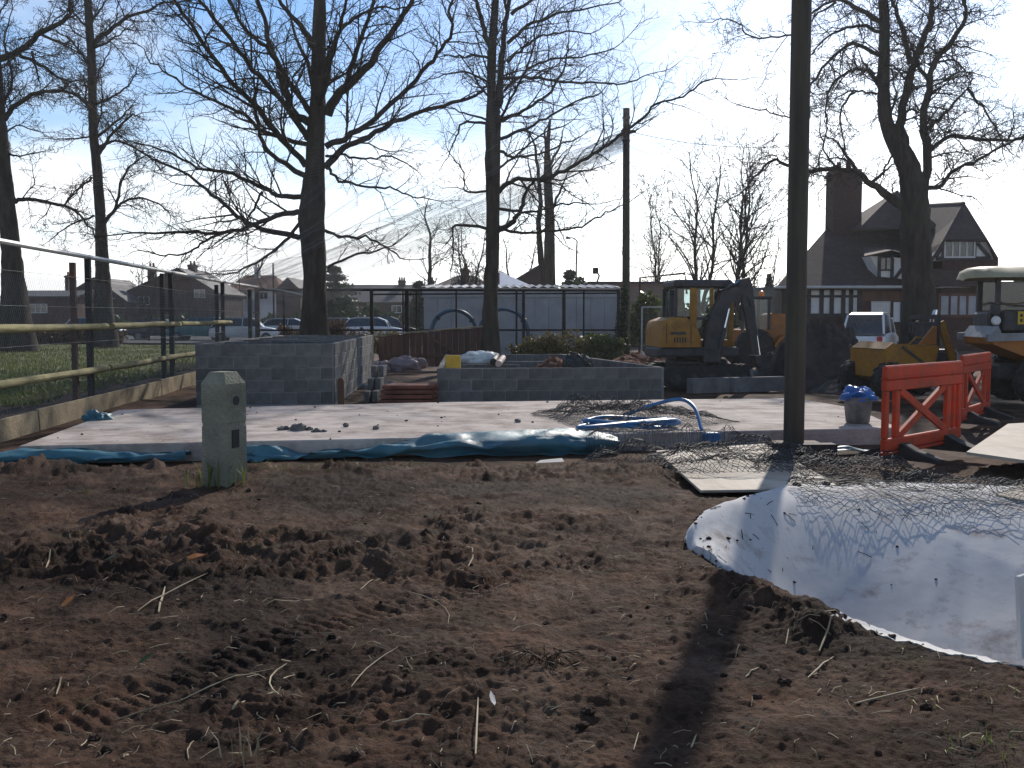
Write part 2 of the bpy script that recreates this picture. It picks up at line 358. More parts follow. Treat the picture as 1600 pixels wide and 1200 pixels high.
def blob_pts(n, c, rad, rng, clumps=14, lump=.45):
    """points clustered in clumps over an ellipsoid volume"""
    c = np.array(c); rad = np.array(rad)
    k = rng.normal(size=(clumps, 3)); k /= np.linalg.norm(k, axis=1, keepdims=True); k *= (.35+.55*rng.rand(clumps))[:, None]
    i = rng.randint(0, clumps, n); q = rng.normal(size=(n, 3)); q /= np.linalg.norm(q, axis=1, keepdims=True); q *= (rng.rand(n)**.4)[:, None]*lump
    return c+(k[i]+q)*rad
# ================================================================== GROUND
SHEET_FAR = [gp(1072, 850), gp(1110, 815), gp(1235, 771), gp(1330, 768), gp(1450, 768), gp(1600, 776), gp(1760, 786)]
SHEET_NEAR = [gp(1078, 856), gp(1150, 905), gp(1240, 938), gp(1320, 972), gp(1430, 1008), gp(1600, 1043), gp(1760, 1078)]
SHEET_POLY = np.array([(p.x, p.y) for p in SHEET_FAR+SHEET_NEAR[::-1]])
BERM = np.array([(p.x, p.y) for p in (gp(1085, 905), gp(1150, 930), gp(1215, 955), gp(1285, 985))])
def seg_dist(x, y, line):
    d = np.full(np.shape(x), 1e9)
    for a, b in zip(line[:-1], line[1:]):
        ab = b-a; t = np.clip(((x-a[0])*ab[0]+(y-a[1])*ab[1])/(ab@ab), 0, 1)
        d = np.minimum(d, np.hypot(x-a[0]-t*ab[0], y-a[1]-t*ab[1]))
    return d
def in_poly(x, y, poly):
    c = np.zeros(np.shape(x), bool); j = len(poly)-1
    for i in range(len(poly)):
        xi, yi = poly[i]; xj, yj = poly[j]
        c ^= ((yi > y) != (yj > y)) & (x < (xj-xi)*(y-yi)/(yj-yi+1e-12)+xi); j = i
    return c
TRACKS = [np.array([(p.x, p.y) for p in (gp(120, 1120), gp(470, 985), gp(700, 930), gp(900, 870))]), np.array([(p.x, p.y) for p in (gp(330, 880), gp(560, 810), gp(760, 775))])]
def gz(x, y):
    x = np.asarray(x, float); y = np.asarray(y, float)
    near = 1-sstep(11.0, 12.0, y)*.9
    h = -.10*sstep(10.5, 11.4, y)
    h = h+.035*fbm(x*.7+3, y*.7, 3)*near
    rough = (.18+.82*sstep(-.1, .55, fbm(x*.75+9, y*.75+2, 3)))*(1-.45*sstep(-1.2, .6, x)*(1-sstep(8, 10.5, y)))*(1-.9*sstep(11, 11.6, y))*(1-.5*sstep(6.6, 5.2, y))
    n1 = fbm(x*2.6+1, y*2.6, 3); h = h+(.3+.7*rough)*.042*n1*near
    c = vnoise(x*8.5, y*8.5+4); c = c+.5*fbm(x*19+3, y*19, 3); h = h+rough*.042*sstep(.10, 1.0, c)*near
    c3 = vnoise(x*33+11, y*33)+.5*vnoise(x*67, y*67+3); h = h+near*.011*(.5+.5*rough)*sstep(.0, 1.0, c3)
    c2 = vnoise(x*17+5, y*17); c2 = c2+.5*fbm(x*40, y*40+2, 2); h = h+(.42+rough)*.020*sstep(.05, 1.0, c2)*near
    h = h+near*(.005*fbm(x*31, y*31+7, 3)-.012*(.3+.7*rough)*np.abs(fbm(x*9+2, y*9, 4)))
    h = h+near*(.25+.75*rough)*.055*(1-np.minimum(1, 2.2*np.abs(fbm(x*1.15+31, y*1.7+3, 3))))**1.5*sstep(.9, -1.0, x)
    # crest of dug earth along the slab
    cr = np.exp(-((y-10.35)/.36)**2)*sstep(-1.6, -2.6, x); h = h+cr*(.045+.055*sstep(-.2, .6, fbm(x*3.4, y*3.4, 3)))
    # berm at the sheet edge
    bd = seg_dist(x, y, BERM); h = h+np.exp(-(bd/.20)**2)*(.085+.05*fbm(x*4+8, y*4, 4)+.03*fbm(x*11, y*11, 3))
    # wheel ruts with tread blocks
    for tr in TRACKS:
        td = seg_dist(x, y, tr); a = tr[-1]-tr[0]; a = a/np.linalg.norm(a); s = x*a[0]+y*a[1]
        h = h-np.exp(-(td/.16)**4)*(.018+.014*(np.sin(s*2*np.pi/.085+8*td) > .1))
    # hollow under the white sheet
    ins = in_poly(x, y, SHEET_POLY); ed = seg_dist(x, y, np.vstack([SHEET_POLY, SHEET_POLY[:1]]))
    h = h-np.where(ins, sstep(.02, .45, ed)*1.25, 0)
    far = sstep(14, 24, y); h = h+far*.05*fbm(x*.4, y*.4, 3)*(1-sstep(60, 90, y))
    return h
rows = []
y = 2.6
while y < 13.2:
    rows.append(y); y += max(.011, y*y*.00052)
while y < 1500: rows.append(y); y *= 1.05
rows = np.array(rows); nc = 720
U_ = np.linspace(-1, 1, nc); U_ = np.sign(U_)*(np.abs(U_)*.8+.2*np.abs(U_)**5)
YY, UU = np.meshgrid(rows, U_, indexing='ij'); XX = UU*(YY*.72+1.2)
XX = np.where(YY > 40, UU*(YY*1.4-26), XX)
ZZ = gz(XX, YY)
nr = len(rows); idx = np.arange(nr*nc).reshape(nr, nc)
Fq = np.stack([idx[:-1, :-1], idx[:-1, 1:], idx[1:, 1:], idx[1:, :-1]], -1).reshape(-1, 4)
gm = bpy.data.materials.new('site_ground'); gm.use_nodes = True
def ground_material(m):
    nt = m.node_tree; N = nt.nodes; L = nt.links; b = N['Principled BSDF']; b.inputs['Roughness'].default_value = .9; b.inputs['Specular IOR Level'].default_value = .06
    tc = N.new('ShaderNodeTexCoord')
    def noise(s, d=8, r=.65, off=0):
        mp = N.new('ShaderNodeMapping'); mp.inputs['Location'].default_value = (off, off*.7, 0); L.new(tc.outputs['Object'], mp.inputs[0])
        n = N.new('ShaderNodeTexNoise'); n.inputs['Scale'].default_value = s; n.inputs['Detail'].default_value = d; n.inputs['Roughness'].default_value = r; L.new(mp.outputs[0], n.inputs['Vector']); return n.outputs[0]
    def ramp(f, a, b, ca, cb):
        r = N.new('ShaderNodeValToRGB'); r.color_ramp.elements[0].position = a; r.color_ramp.elements[1].position = b
        r.color_ramp.elements[0].color = (*ca, 1); r.color_ramp.elements[1].color = (*cb, 1); L.new(f, r.inputs[0]); return r.outputs[0]
    def mix(f, A, B):
        x = N.new('ShaderNodeMix'); x.data_type = 'RGBA'; L.new(f, x.inputs['Factor']); L.new(A, x.inputs['A']); L.new(B, x.inputs['B']); return x.outputs['Result']
    soil = ramp(noise(3.2), .35, .68, (.030, .017, .011), (.125, .072, .046))
    red = ramp(noise(9, off=5), .35, .7, (.058, .026, .015), (.17, .083, .049))
    dry = ramp(noise(22, off=9), .3, .7, (.10, .064, .045), (.20, .135, .095))
    c = mix(ramp(noise(.9, 5, off=3), .50, .70, (0, 0, 0), (.8,)*3), soil, red)
    c = mix(ramp(noise(1.7, 7, .7, off=13), .50, .66, (0, 0, 0), (.7,)*3), c, dry)
    shadow_tone = ramp(noise(6, off=51), .3, .7, (.012, .0075, .0055), (.032, .019, .013))  # broad tree shadows painted into the soil colour as dark noise patches
    c = mix(ramp(noise(.62, 8, .62, off=57), .47, .60, (0, 0, 0), (.85,)*3), c, shadow_tone)
    # mossy green film in patches
    grn = ramp(noise(30, off=2), .3, .7, (.035, .04, .012), (.08, .085, .03))
    c = mix(ramp(noise(1.1, 9, .75, off=21), .60, .72, (0, 0, 0), (.55,)*3), c, grn)
    # beyond the site: worn gravelly yard
    sp = N.new('ShaderNodeSeparateXYZ'); L.new(tc.outputs['Object'], sp.inputs[0])
    mr = N.new('ShaderNodeMapRange'); mr.inputs['From Min'].default_value = 24; mr.inputs['From Max'].default_value = 36; L.new(sp.outputs[1], mr.inputs[0])
    yard = ramp(noise(1.6, 8, off=31), .35, .7, (.10, .065, .05), (.26, .19, .15))
    c = mix(mr.outputs[0], c, yard)
    L.new(c, b.inputs['Base Color'])
    rr = N.new('ShaderNodeMapRange'); rr.inputs['To Min'].default_value = .62; rr.inputs['To Max'].default_value = 1; L.new(noise(2.1, 6, off=41), rr.inputs[0]); L.new(rr.outputs[0], b.inputs['Roughness'])
    bp = N.new('ShaderNodeBump'); bp.inputs['Strength'].default_value = .9; bp.inputs['Distance'].default_value = .02
    L.new(noise(55, 6, .7), bp.inputs['Height'])
    bp2 = N.new('ShaderNodeBump'); bp2.inputs['Strength'].default_value = .7; bp2.inputs['Distance'].default_value = .03; L.new(noise(13, 5, .6, off=7), bp2.inputs['Height']); L.new(bp2.outputs[0], bp.inputs['Normal'])
    L.new(bp.outputs[0], b.inputs['Normal'])
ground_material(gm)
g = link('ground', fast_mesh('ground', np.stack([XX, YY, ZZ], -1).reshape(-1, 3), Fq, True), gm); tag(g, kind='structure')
# fence line on the left: foot at distance y
FX = lambda y: -7.2-.0875*(y-14.4)
# lawn beyond the fence
def sheet(name, pts, z, m, n=(40, 40), amp=0):
    a, b, c, d = [np.array(p, float) for p in pts]
    u, v = np.meshgrid(np.linspace(0, 1, n[0]), np.linspace(0, 1, n[1]), indexing='ij')
    P = (a*(1-u)[..., None]+b*u[..., None])*(1-v)[..., None]+(d*(1-u)[..., None]+c*u[..., None])*v[..., None]
    Z = z+amp*fbm(P[..., 0]*.5, P[..., 1]*.5, 3); V = np.concatenate([P, Z[..., None]], -1).reshape(-1, 3)
    i = np.arange(n[0]*n[1]).reshape(n); F = np.stack([i[:-1, :-1], i[1:, :-1], i[1:, 1:], i[:-1, 1:]], -1).reshape(-1, 4)
    return link(name, fast_mesh(name, V, F, True), m)
tag(sheet('lawn', [(-40, 17), (FX(17)-.5, 17), (FX(56)-.5, 56), (-80, 56)], .10, 'lawn', (60, 60), .05), kind='structure')
tag(sheet('road', [(-140, 60), (40, 60), (40, 82), (-140, 82)], .07, 'asphalt', (4, 4)), kind='structure')
# blades of grass on the lawn edge and tufts
rg = np.random.RandomState(11)
def blades(pos, h, rng, wid=.006, lean=.5):
    n = len(pos); az = rng.rand(n)*2*np.pi; ln = lean*rng.rand(n); hh = h*(.5+rng.rand(n))
    d = np.stack([np.cos(az), np.sin(az), np.zeros(n)], -1); p = np.stack([-np.sin(az), np.cos(az), np.zeros(n)], -1)*wid
    up = np.array([0, 0, 1.]); m_ = pos+up*(hh*.55)[:, None]+d*(hh*ln*.25)[:, None]; t = pos+up*(hh*(1-.35*ln))[:, None]+d*(hh*ln)[:, None]
    V = np.stack([pos-p, pos+p, m_+p*.8, m_-p*.8, t], 1).reshape(-1, 3); i = np.arange(n)[:, None]*5
    return V, [np.concatenate([i+0, i+1, i+2, i+3], 1), np.concatenate([i+3, i+2, i+4], 1)]
n = 26000; yy = 17+36*rg.rand(n)**1.5; xx = FX(yy)-.6-rg.rand(n)*yy*.42
zz = .09+0*xx; V, F = blades(np.stack([xx, yy, zz], -1), .10, rg, .016)
tag(link('lawn_grass', fast_mesh('lawn_grass', V, F), 'grass'), 'short green grass of the lawn behind the wire fence', 'grass', kind='stuff')
pts = []
for (px, py, k, s) in ((420, 742, 160, .5), (520, 735, 220, .7), (640, 725, 120, .4), (300, 750, 60, .3), (860, 722, 60, .4), (1480, 1090, 36, .4), (1560, 1170, 60, .35), (130, 770, 25, .12)):
    c = gp(px, py); q = rg.normal(size=(k, 2))*np.array([s*.6, s*.22]); pts.append(np.stack([c.x+q[:, 0], c.y+q[:, 1]], -1))
pts = np.concatenate(pts); V, F = blades(np.stack([pts[:, 0], pts[:, 1], gz(pts[:, 0], pts[:, 1])-.008], -1), .042, rg, .0028, 1.6)
tag(link('site_grass', fast_mesh('site_grass', V, F), 'grass'), 'sparse short grass sprouting from the bare soil', 'grass', kind='stuff')
# ================================================================== CONCRETE SLAB
def topped(pts, z0, z1):
    mb = MB(); n = len(pts); a = [(p.x, p.y, z0) for p in pts]; b = [(p.x, p.y, z1-.015) for p in pts]
    cen = sum((Vector((p.x, p.y, 0)) for p in pts), Vector())/n
    c = [tuple(Vector((p.x, p.y, z1))+(cen-Vector((p.x, p.y, 0))).normalized()*.02) for p in pts]
    mb.add(a+b+c, [tuple(range(n-1, -1, -1)), tuple(range(2*n, 3*n))]+[(i, (i+1) % n, n+(i+1) % n, n+i) for i in range(n)]+[(n+i, n+(i+1) % n, 2*n+(i+1) % n, 2*n+i) for i in range(n)])
    return mb
SLAB_Z = .12
slab_pts = [gp(28, 697, SLAB_Z), gp(700, 683, SLAB_Z), gp(1405, 668, SLAB_Z), gp(1335, 637, SLAB_Z), gp(1240, 622, SLAB_Z), gp(700, 628, SLAB_Z), gp(185, 640, SLAB_Z)]
o = topped(slab_pts, -.2, SLAB_Z).build('slab', 'slab'); tag(o, 'wide pale concrete slab in the middle of the site', 'slab', kind='structure')
# crumbs of mortar and mud on the slab
rng = np.random.RandomState(3)
def pebble(mb, c, r, rng, flat=.6):
    vs = []; ph = rng.rand()*6
    for i, (z, k) in enumerate(((-.6, .75), (.25, 1.0), (.8, .5))):
        for a in range(6):
            q = r*(.75+.5*rng.rand())*k; vs.append((c[0]+q*math.cos(a*1.047+ph), c[1]+q*math.sin(a*1.047+ph), c[2]+r*flat*(z+.6)*(.8+.4*rng.rand())))
    fs = [tuple(range(5, -1, -1)), tuple(range(12, 18))]+[(j*6+a, j*6+(a+1) % 6, j*6+6+(a+1) % 6, j*6+6+a) for j in (0, 1) for a in range(6)]
    mb.add(vs, fs)
mb = MB(); cen = []
sp = np.array([(p.x, p.y) for p in slab_pts])
while len(cen) < 130:
    x, y = rng.uniform(-6.4, 5.6), rng.uniform(11.8, 19)
    if in_poly(np.array([x]), np.array([y]), sp)[0]: cen.append((x, y)); pebble(mb, (x, y, SLAB_Z), .004+.022*rng.rand()**5, rng)
tag(mb.build('slab_crumbs', 'soil'), 'crumbs of mud scattered over the concrete slab', 'mud', kind='stuff')
def rubble(name, label, px, py, z, n, r, spread, m, seed=0):
    rng = np.random.RandomState(seed); c = gp(px, py, z); root = thing(name, label, 'rubble', c)
    for i in range(n):
        mb = MB(); pebble(mb, (0, 0, 0), r*(.5+rng.rand()), rng, .8)
        mb.build('lump', m, root, loc=(rng.normal()*spread, rng.normal()*spread*.4, -.01))
rubble('mortar_lumps', 'heap of grey mortar lumps on the slab beside the concrete post', 450, 672, SLAB_Z, 9, .06, .10, 'block', 4)
rubble('mortar_lumps', 'small group of grey lumps on the slab, right of the bigger heap', 497, 675, SLAB_Z, 5, .035, .05, 'block', 5)
for (px, py, lb) in ((541, 667, 'single grey stone on the slab right of the mortar lumps'), (809, 660, 'pale stone on the slab behind the bulging blue liner'), (587, 671, 'brown clod on the slab between two pale scuffs')):
    mb = MB(); pebble(mb, (0, 0, 0), .05, rng, .7); one('stone', lb, 'stone', mb, 'block', loc=gp(px, py, SLAB_Z))
# ================================================================== WHITE SHEET
def coons():
    nu, nv = 150, 90
    fa = resample([tuple(p) for p in SHEET_FAR], 30); ne = resample([tuple(p) for p in SHEET_NEAR], 30)
    def arc(c, n):
        t = np.concatenate([[0], np.cumsum(np.linalg.norm(np.diff(c, axis=0), axis=1))]); t /= t[-1]
        return np.stack([np.interp(np.linspace(0, 1, n), t, c[:, k]) for k in range(3)], -1)
    fa = arc(fa, nu); ne = arc(ne, nu)
    for e_ in (fa, ne): e_[:, 1] += .05*fbm(e_[:, 0]*2.3+1, e_[:, 0]*.5, 4); e_[:, 0] += .03*fbm(e_[:, 1]*3.3, e_[:, 0]*2.5, 3)
    v = np.linspace(0, 1, nv)[None, :, None]
    P = fa[:, None]*(1-v)+ne[:, None]*v
    u = np.linspace(0, 1, nu)[:, None]; v = v[0, :, 0][None, :]
    hump = .15*np.exp(-((v-.22)/.22)**2)*np.exp(-((u-.28)/.30)**2)
    hump2 = .07*np.exp(-((v-.12)/.15)**2)*sstep(.45, .75, u)
    val = -.95*sstep(.16, .80, v)*(1-sstep(.82, .955, v))*sstep(.14, .62, u)
    lip = .035*np.exp(-((v-.97)/.05)**2)
    z = .035+hump+hump2+val+lip+.010*fbm(P[..., 0]*1.1+4, P[..., 1]*1.1, 2)+.005*(1-np.minimum(1, 3.2*np.abs(fbm(P[..., 0]*.9+P[..., 1]*.7+2, P[..., 1]*.35-P[..., 0]*.25, 2))))**2+.006*(1-np.minimum(1, 3*np.abs(fbm(P[..., 0]*1.9-P[..., 1]*1.1+8, P[..., 1]*.6, 3))))**2+.05*np.exp(-((u*1.1-v*.55-.14)/.04)**2)*v*(1-v)*1.2
    k = sstep(.90, 1, v); z = z*(1-k)+k*(np.minimum(gz(P[..., 0], P[..., 1]), .05)-.035+.04*sstep(.45, .62, u))-.05*sstep(.05, 0, u)
    P[..., 2] = z
    i = np.arange(nu*nv).reshape(nu, nv); F = np.stack([i[:-1, :-1], i[1:, :-1], i[1:, 1:], i[:-1, 1:]], -1).reshape(-1, 4)
    V = P.reshape(-1, 3); n = len(V)
    return V, F, P
V, F, SHEET_P = coons()
n = len(V); V2 = np.concatenate([V, V-np.array([0, 0, .008])]); nu, nv = SHEET_P.shape[:2]; ii = np.arange(n).reshape(nu, nv)
rim = np.concatenate([ii[:, 0], ii[-1, 1:], ii[::-1, -1][1:], ii[0, ::-1][1:-1]]); rb = np.roll(rim, -1)
sh = link('plastic_sheet', fast_mesh('plastic_sheet', V2, [F, F[:, ::-1]+n, np.stack([rim, rb, rb+n, rim+n], -1)], True), 'white_sheet')
tag(sh, 'large muddy white plastic sheet lining a hollow in the foreground', 'plastic sheet')
def sheet_z(x, y):
    d = (SHEET_P[..., 0]-x)**2+(SHEET_P[..., 1]-y)**2; return SHEET_P.reshape(-1, 3)[d.argmin(), 2]
# dirt on the sheet
mb = MB(); rng = np.random.RandomState(8)
for k in range(150):
    i, j = rng.randint(8, 110), rng.randint(12, 86); p = SHEET_P[i, j]
    if rng.rand() < .75: pebble(mb, (p[0], p[1], p[2]-.002), .003+.018*rng.rand()**4, rng)
    else:
        a = rng.rand()*3.14; l = .03+.09*rng.rand(); q = np.array([math.cos(a)*l, math.sin(a)*l]); 
        z2 = sheet_z(p[0]+q[0], p[1]+q[1]); mb.tube([(p[0], p[1], p[2]+.004), (p[0]+q[0]*.5, p[1]+q[1]*.5, (p[2]+z2)/2+.008), (p[0]+q[0], p[1]+q[1], z2+.004)], .003, 3)
tag(mb.build('sheet_dirt', 'soil'), 'bits of soil and stems lying on the white sheet', 'dirt', kind='stuff')
for k, (px, py, r, lb) in enumerate(((1288, 908, .04, 'largest clod of earth lying on the white sheet'), (1368, 968, .04, 'clod of earth near the front edge of the white sheet'), (1243, 880, .04, 'clod of earth on the white sheet beside the pole shadow'))):
    p = gp(px, py, -.02); z = sheet_z(p.x, p.y); p = gp(px, py, z); mb = MB(); pebble(mb, (0, 0, 0), r, rng, .6); one('clod', lb, 'clod', mb, 'soil', loc=(p.x, p.y, sheet_z(p.x, p.y)-.005))
c0 = gp(1594, 1014, .0); mb = MB().box(0, 1.2, -.012, .012, 0, .40, .004)
one('white_panel', 'white panel standing on edge at the right end of the sheet', 'panel', mb, 'white_sheet', loc=(c0.x, c0.y, -.05), rot=(R(-4), 0, R(38)))
# ================================================================== BOARDS
def board(label, pts, z, t, m='ply'):
    c = sum(pts, Vector())/4; mb = MB().poly([Vector(p)-c for p in pts], (0, 0, -1), t); one('plywood_board', label, 'board', mb, m, loc=c)
board('plywood board lying in front of the tall pole, half under netting', [gp(1095, 766, .08), gp(1320, 763, .07), gp(1195, 693, .06), gp(1025, 704, .05)], .06, .022)
board('pale board leaning on the ground behind the orange barriers', [gp(1510, 706, .22), gp(1680, 730, .22), gp(1700, 655, .30), gp(1575, 662, .30)], 0, .03)
board('pale board corner at the right edge beside the netting', [gp(1556, 773, .12), gp(1700, 800, .10), gp(1720, 735, .15), gp(1610, 748, .15)], 0, .03)
mb = MB().box(-.28, .28, -.1, .1, 0, .10, .01); p = gp(1270, 697); one('dark_timber_block', 'black timber offcut lying right of the tall pole foot', 'timber', mb, 'beam', loc=(p.x, p.y, -.07), rot=(0, 0, R(4)))
# ================================================================== BLOCKWORK
BL, BH = .45, .225
_bm = MB().box(-.22, .22, -.05, .05, 0, .215, .008).mesh('concrete_block'); _bm.materials.append(M['block'])
_bh = MB().box(-.107, .107, -.05, .05, 0, .215, .008).mesh('half_block'); _bh.materials.append(M['block'])
_rb = random.Random(2)
def block_face(root, a, ang, length, z0, courses, skip=lambda u, k: False, only_top=False):
    """a run of blocks in bond from point a (2D) along ang"""
    dx, dy = math.cos(ang), math.sin(ang)
    for k in range(courses):
        if only_top and k < courses-1: continue
        u = 0.0; first = True
        while u < length-.12:
            half = (first and k % 2) or length-u < .40
            l = .225 if half else .45
            c = u+l/2; first = False; u += l
            if skip(c, k): continue
            o = bpy.data.objects.new('concrete_block', _bh if half else _bm); COL.objects.link(o); o.parent = root
            o.location = (a[0]+dx*c+_rb.uniform(-.003, .003)-dy*_rb.uniform(-.004, .004), a[1]+dy*c+dx*_rb.uniform(-.004, .004), z0+k*BH+.005); o.rotation_euler = (0, 0, ang+_rb.uniform(-.008, .008))
def core(root, a, ang, length, z0, h, t=.084):
    mb = MB().box(.01, length-.01, -t/2, t/2, z0-.05, z0+h-.012); mb.build('mortar', 'mortar', root, loc=(a[0], a[1], 0), rot=(0, 0, ang))
# tall enclosure
TA = R(4)   # turned a little, like the slab
e = thing('block_enclosure', 'long roofless enclosure of grey concrete blocks, five courses high', 'block wall', (0, 0, 0))
fl = gp(307, 633, -.02); fr = gp(523, 630, -.02); ang = math.atan2(fr.y-fl.y, fr.x-fl.x); wd = (fr-fl).length
sang = R(93.2); ln = 9.2
fl2 = (fl.x, fl.y); fr2 = (fr.x, fr.y)
block_face(e, fl2, ang, wd, -.02, 5); core(e, fl2, ang, wd, -.02, 5*BH)
nx, ny = math.cos(sang), math.sin(sang)
r0 = (fr2[0]+nx*.06-ny*-.05, fr2[1]+ny*.06); r0 = (fr2[0]-.05, fr2[1]+.06)
block_face(e, r0, sang, ln, -.02, 5); core(e, r0, sang, ln, -.02, 5*BH)
l0 = (fl2[0]+.05, fl2[1]+.06)
block_face(e, l0, sang, ln, -.02, 5, only_top=True); core(e, l0, sang, ln, -.02, 5*BH)
for t in (1.9, 3.7, 5.5, 7.3, ln-.05):
    a = (l0[0]+nx*t+.06, l0[1]+ny*t); block_face(e, a, ang, wd-.22, -.02, 5, only_top=True); core(e, a, ang, wd-.22, -.02, 5*BH)
# low enclosure
e = thing('low_block_enclosure', 'low rectangular base of grey concrete blocks holding red soil', 'block wall', (0, 0, 0))
fl = gp(683, 624, -.02); fr = gp(1037, 621, -.02); ang = math.atan2(fr.y-fl.y, fr.x-fl.x); wd = (fr-fl).length; a2 = (fl.x, fl.y)
LH = 3
block_face(e, a2, ang, wd, -.08, LH); core(e, a2, ang, wd, -.08, LH*BH)
bl = at(690, 557, 25.5); br = at(905, 549, 27.5)
LA = math.atan2(7.2, -.25); lw = 7.4
for (p, a_, l_) in (((a2[0]+.05, a2[1]+.06), R(92.5), lw), ((fr.x-.05, fr.y+.06), R(103), lw)):
    block_face(e, p, a_, l_, -.08, LH, only_top=True); core(e, p, a_, l_, -.08, LH*BH)
for t, l_ in ((1.6, 1.6), (3.0, 3.2), (lw-.1, 3.2)):
    p = (a2[0]+.11-.043*t, a2[1]+t); block_face(e, p, ang, l_, -.08, LH, only_top=True); core(e, p, ang, l_, -.08, LH*BH)
# red soil inside it
def mound(name, label, cat, c, rx, ry, h, m, seed, n=60, rough=.25, flat=1.6, rot=0, zb=-.1, parent=None):
    u, v = np.meshgrid(np.linspace(0, 1, n), np.linspace(0, 2*np.pi, n*2, endpoint=False), indexing='ij')
    x = u*np.cos(v)*rx; y_ = u*np.sin(v)*ry; ca, sa = math.cos(rot), math.sin(rot); X = x*ca-y_*sa; Y = x*sa+y_*ca
    prof = (1-u**flat); nn = fbm(X*1.6+seed*7, Y*1.6, 5, g=.6)
    Z = h*prof*(1+rough*nn)+.05*fbm(X*7+seed, Y*7, 3)*(prof+.15)+zb*(u > .999)
    V = np.stack([X, Y, Z], -1).reshape(-1, 3); i = np.arange(n*n*2).reshape(n, n*2); j = np.roll(i, -1, axis=1)
    F = np.stack([i[:-1], i[1:], j[1:], j[:-1]], -1).reshape(-1, 4)
    o = link(name, fast_mesh(name, V, F, True), m, loc=c); return tag(o, label, cat)
mound('soil_fill', 'red soil filling the low block base', 'soil', (.95, 23.2, -.1), 1.35, 2.6, .66, 'red_soil', 2, 40)
# steps of blocks, stake, bricks beside the tall enclosure
root = thing('block_steps', 'stepped pile of pale concrete blocks against the enclosure side wall', 'steps', (-2.85, 19.9, -.05))
for i in range(3):
    for j in range(3-i):
        o = bpy.data.objects.new('concrete_block', _bm); COL.objects.link(o); o.parent = root; o.location = (.05+.0*i, .5*j+.5*i, .22*i); o.rotation_euler = (0, 0, R(90+3*j))
        o = bpy.data.objects.new('concrete_block', _bm); COL.objects.link(o); o.parent = root; o.location = (.2, .5*j+.5*i+.06, .22*i); o.rotation_euler = (0, 0, R(88-4*j))
p = gp(533, 629, 0); mb = MB().prism([(-.06, -.1), (.06, -.1), (.06, .40), (.04, .45), (0, .47), (-.04, .45), (-.06, .40)], -.025, .025)
one('wooden_stake', 'round-topped brown wooden stake at the enclosure corner', 'stake', mb, 'hoarding', loc=(p.x, p.y, 0))
root = thing('clay_plank_stack', 'stack of long red clay slabs between the two block bases', 'clay stack', (-2.05, 19.6, -.06))
for i in range(4):
    for j in range(3): MB().box(-.5, .5, -.11, .11, 0, .07, .01).build('clay_slab', 'clay', root, loc=(.02*i+.05*j, .27*j, .095*i), rot=(0, 0, R(2*i-3)))
for (px, py, rz, lb) in ((588, 613, 20, 'upright red brick leaning beside the block steps'), (602, 622, 70, 'red brick lying in front of the clay slab stack'), (597, 600, -30, 'broken red brick on top of the rubble by the steps')):
    p = gp(px, py, .02); one('brick', lb, 'brick', MB().box(-.1, .1, -.05, .05, 0, .2 if py == 613 else .065, .006), 'clay', loc=(p.x, p.y, 0 if py != 600 else .12), rot=(0, R(8), R(rz)))
rubble('broken_rubble', 'small heap of broken stone and mortar beside the red bricks', 600, 606, .0, 14, .09, .16, 'mortar', 9)
# bits on and in the low base
TOPZ = -.08+LH*BH
p = at(708, 568, 20.4); one('insulation_block', 'yellow insulation block standing on the low block wall corner', 'block', MB().box(-.15, .15, -.05, .05, 0, .26, .006), 'yellow_block', loc=(p.x, p.y, TOPZ-.02))
def lump_bag(name, label, cat, c, s, m, seed, folds=.16, top=.5, rz=0):
    n, k = 26, 40; u, v = np.meshgrid(np.linspace(0.0, np.pi, n), np.linspace(0, 2*np.pi, k, endpoint=False), indexing='ij')
    x = np.sin(u)**.7*np.cos(v); y_ = np.sin(u)**.7*np.sin(v); z = np.cos(u)
    r = 1+folds*fbm(x*2.2+seed, y_*2.2+z*2, 4)+folds*.5*np.abs(fbm(x*5+seed, y_*5-z*3, 3))
    V = np.stack([x*r*s[0], y_*r*s[1], np.maximum(z*r, -top)*s[2]+top*s[2]], -1).reshape(-1, 3)
    i = np.arange(n*k).reshape(n, k); j = np.roll(i, -1, axis=1); F = np.stack([i[:-1], i[1:], j[1:], j[:-1]], -1).reshape(-1, 4)
    return tag(link(name, fast_mesh(name, V, F, True), m, loc=c, rot=(0, 0, rz)), label, cat)
p = at(750, 560, 22.6); lump_bag('cement_bag', 'white and green plastic bag slumped on the low block base', 'bag', (p.x, p.y, TOPZ-.02), (.42, .2, .17), 'white_bag', 3)
a = at(779, 567, 20.6); b = at(786, 546, 22.6); one('clay_pipe', 'pale pink pipe lying across the low block base', 'pipe', MB().tube([(a.x, a.y, TOPZ+.06), (b.x, b.y, TOPZ+.10)], .065, 14), 'pink_pipe', smooth=True)
a = at(771, 562, 21.4); b = at(776, 546, 23.0); one('black_pipe', 'short black pipe beside the pink pipe on the low base', 'pipe', MB().tube([(a.x, a.y, TOPZ+.06), (b.x, b.y, TOPZ+.12)], .075, 14), 'black', smooth=True)
p = at(902, 575, 20.9); lump_bag('rubbish_bag', 'black rubbish bag inside the low block base', 'bag', (p.x, p.y, TOPZ-.16), (.28, .25, .25), 'black_bag', 6, .22)
p = gp(652, 570, 0); lump_bag('sand_sack', 'pale stained sack slumped by the brown hoarding', 'sack', (p.x, 30.6, 0), (.5, .26, .25), 'sack', 11, .3); lump_bag('sand_sack', 'smaller pale sack left of the big slumped sack', 'sack', (p.x-.75, 30.4, 0), (.28, .2, .18), 'sack', 15, .3)
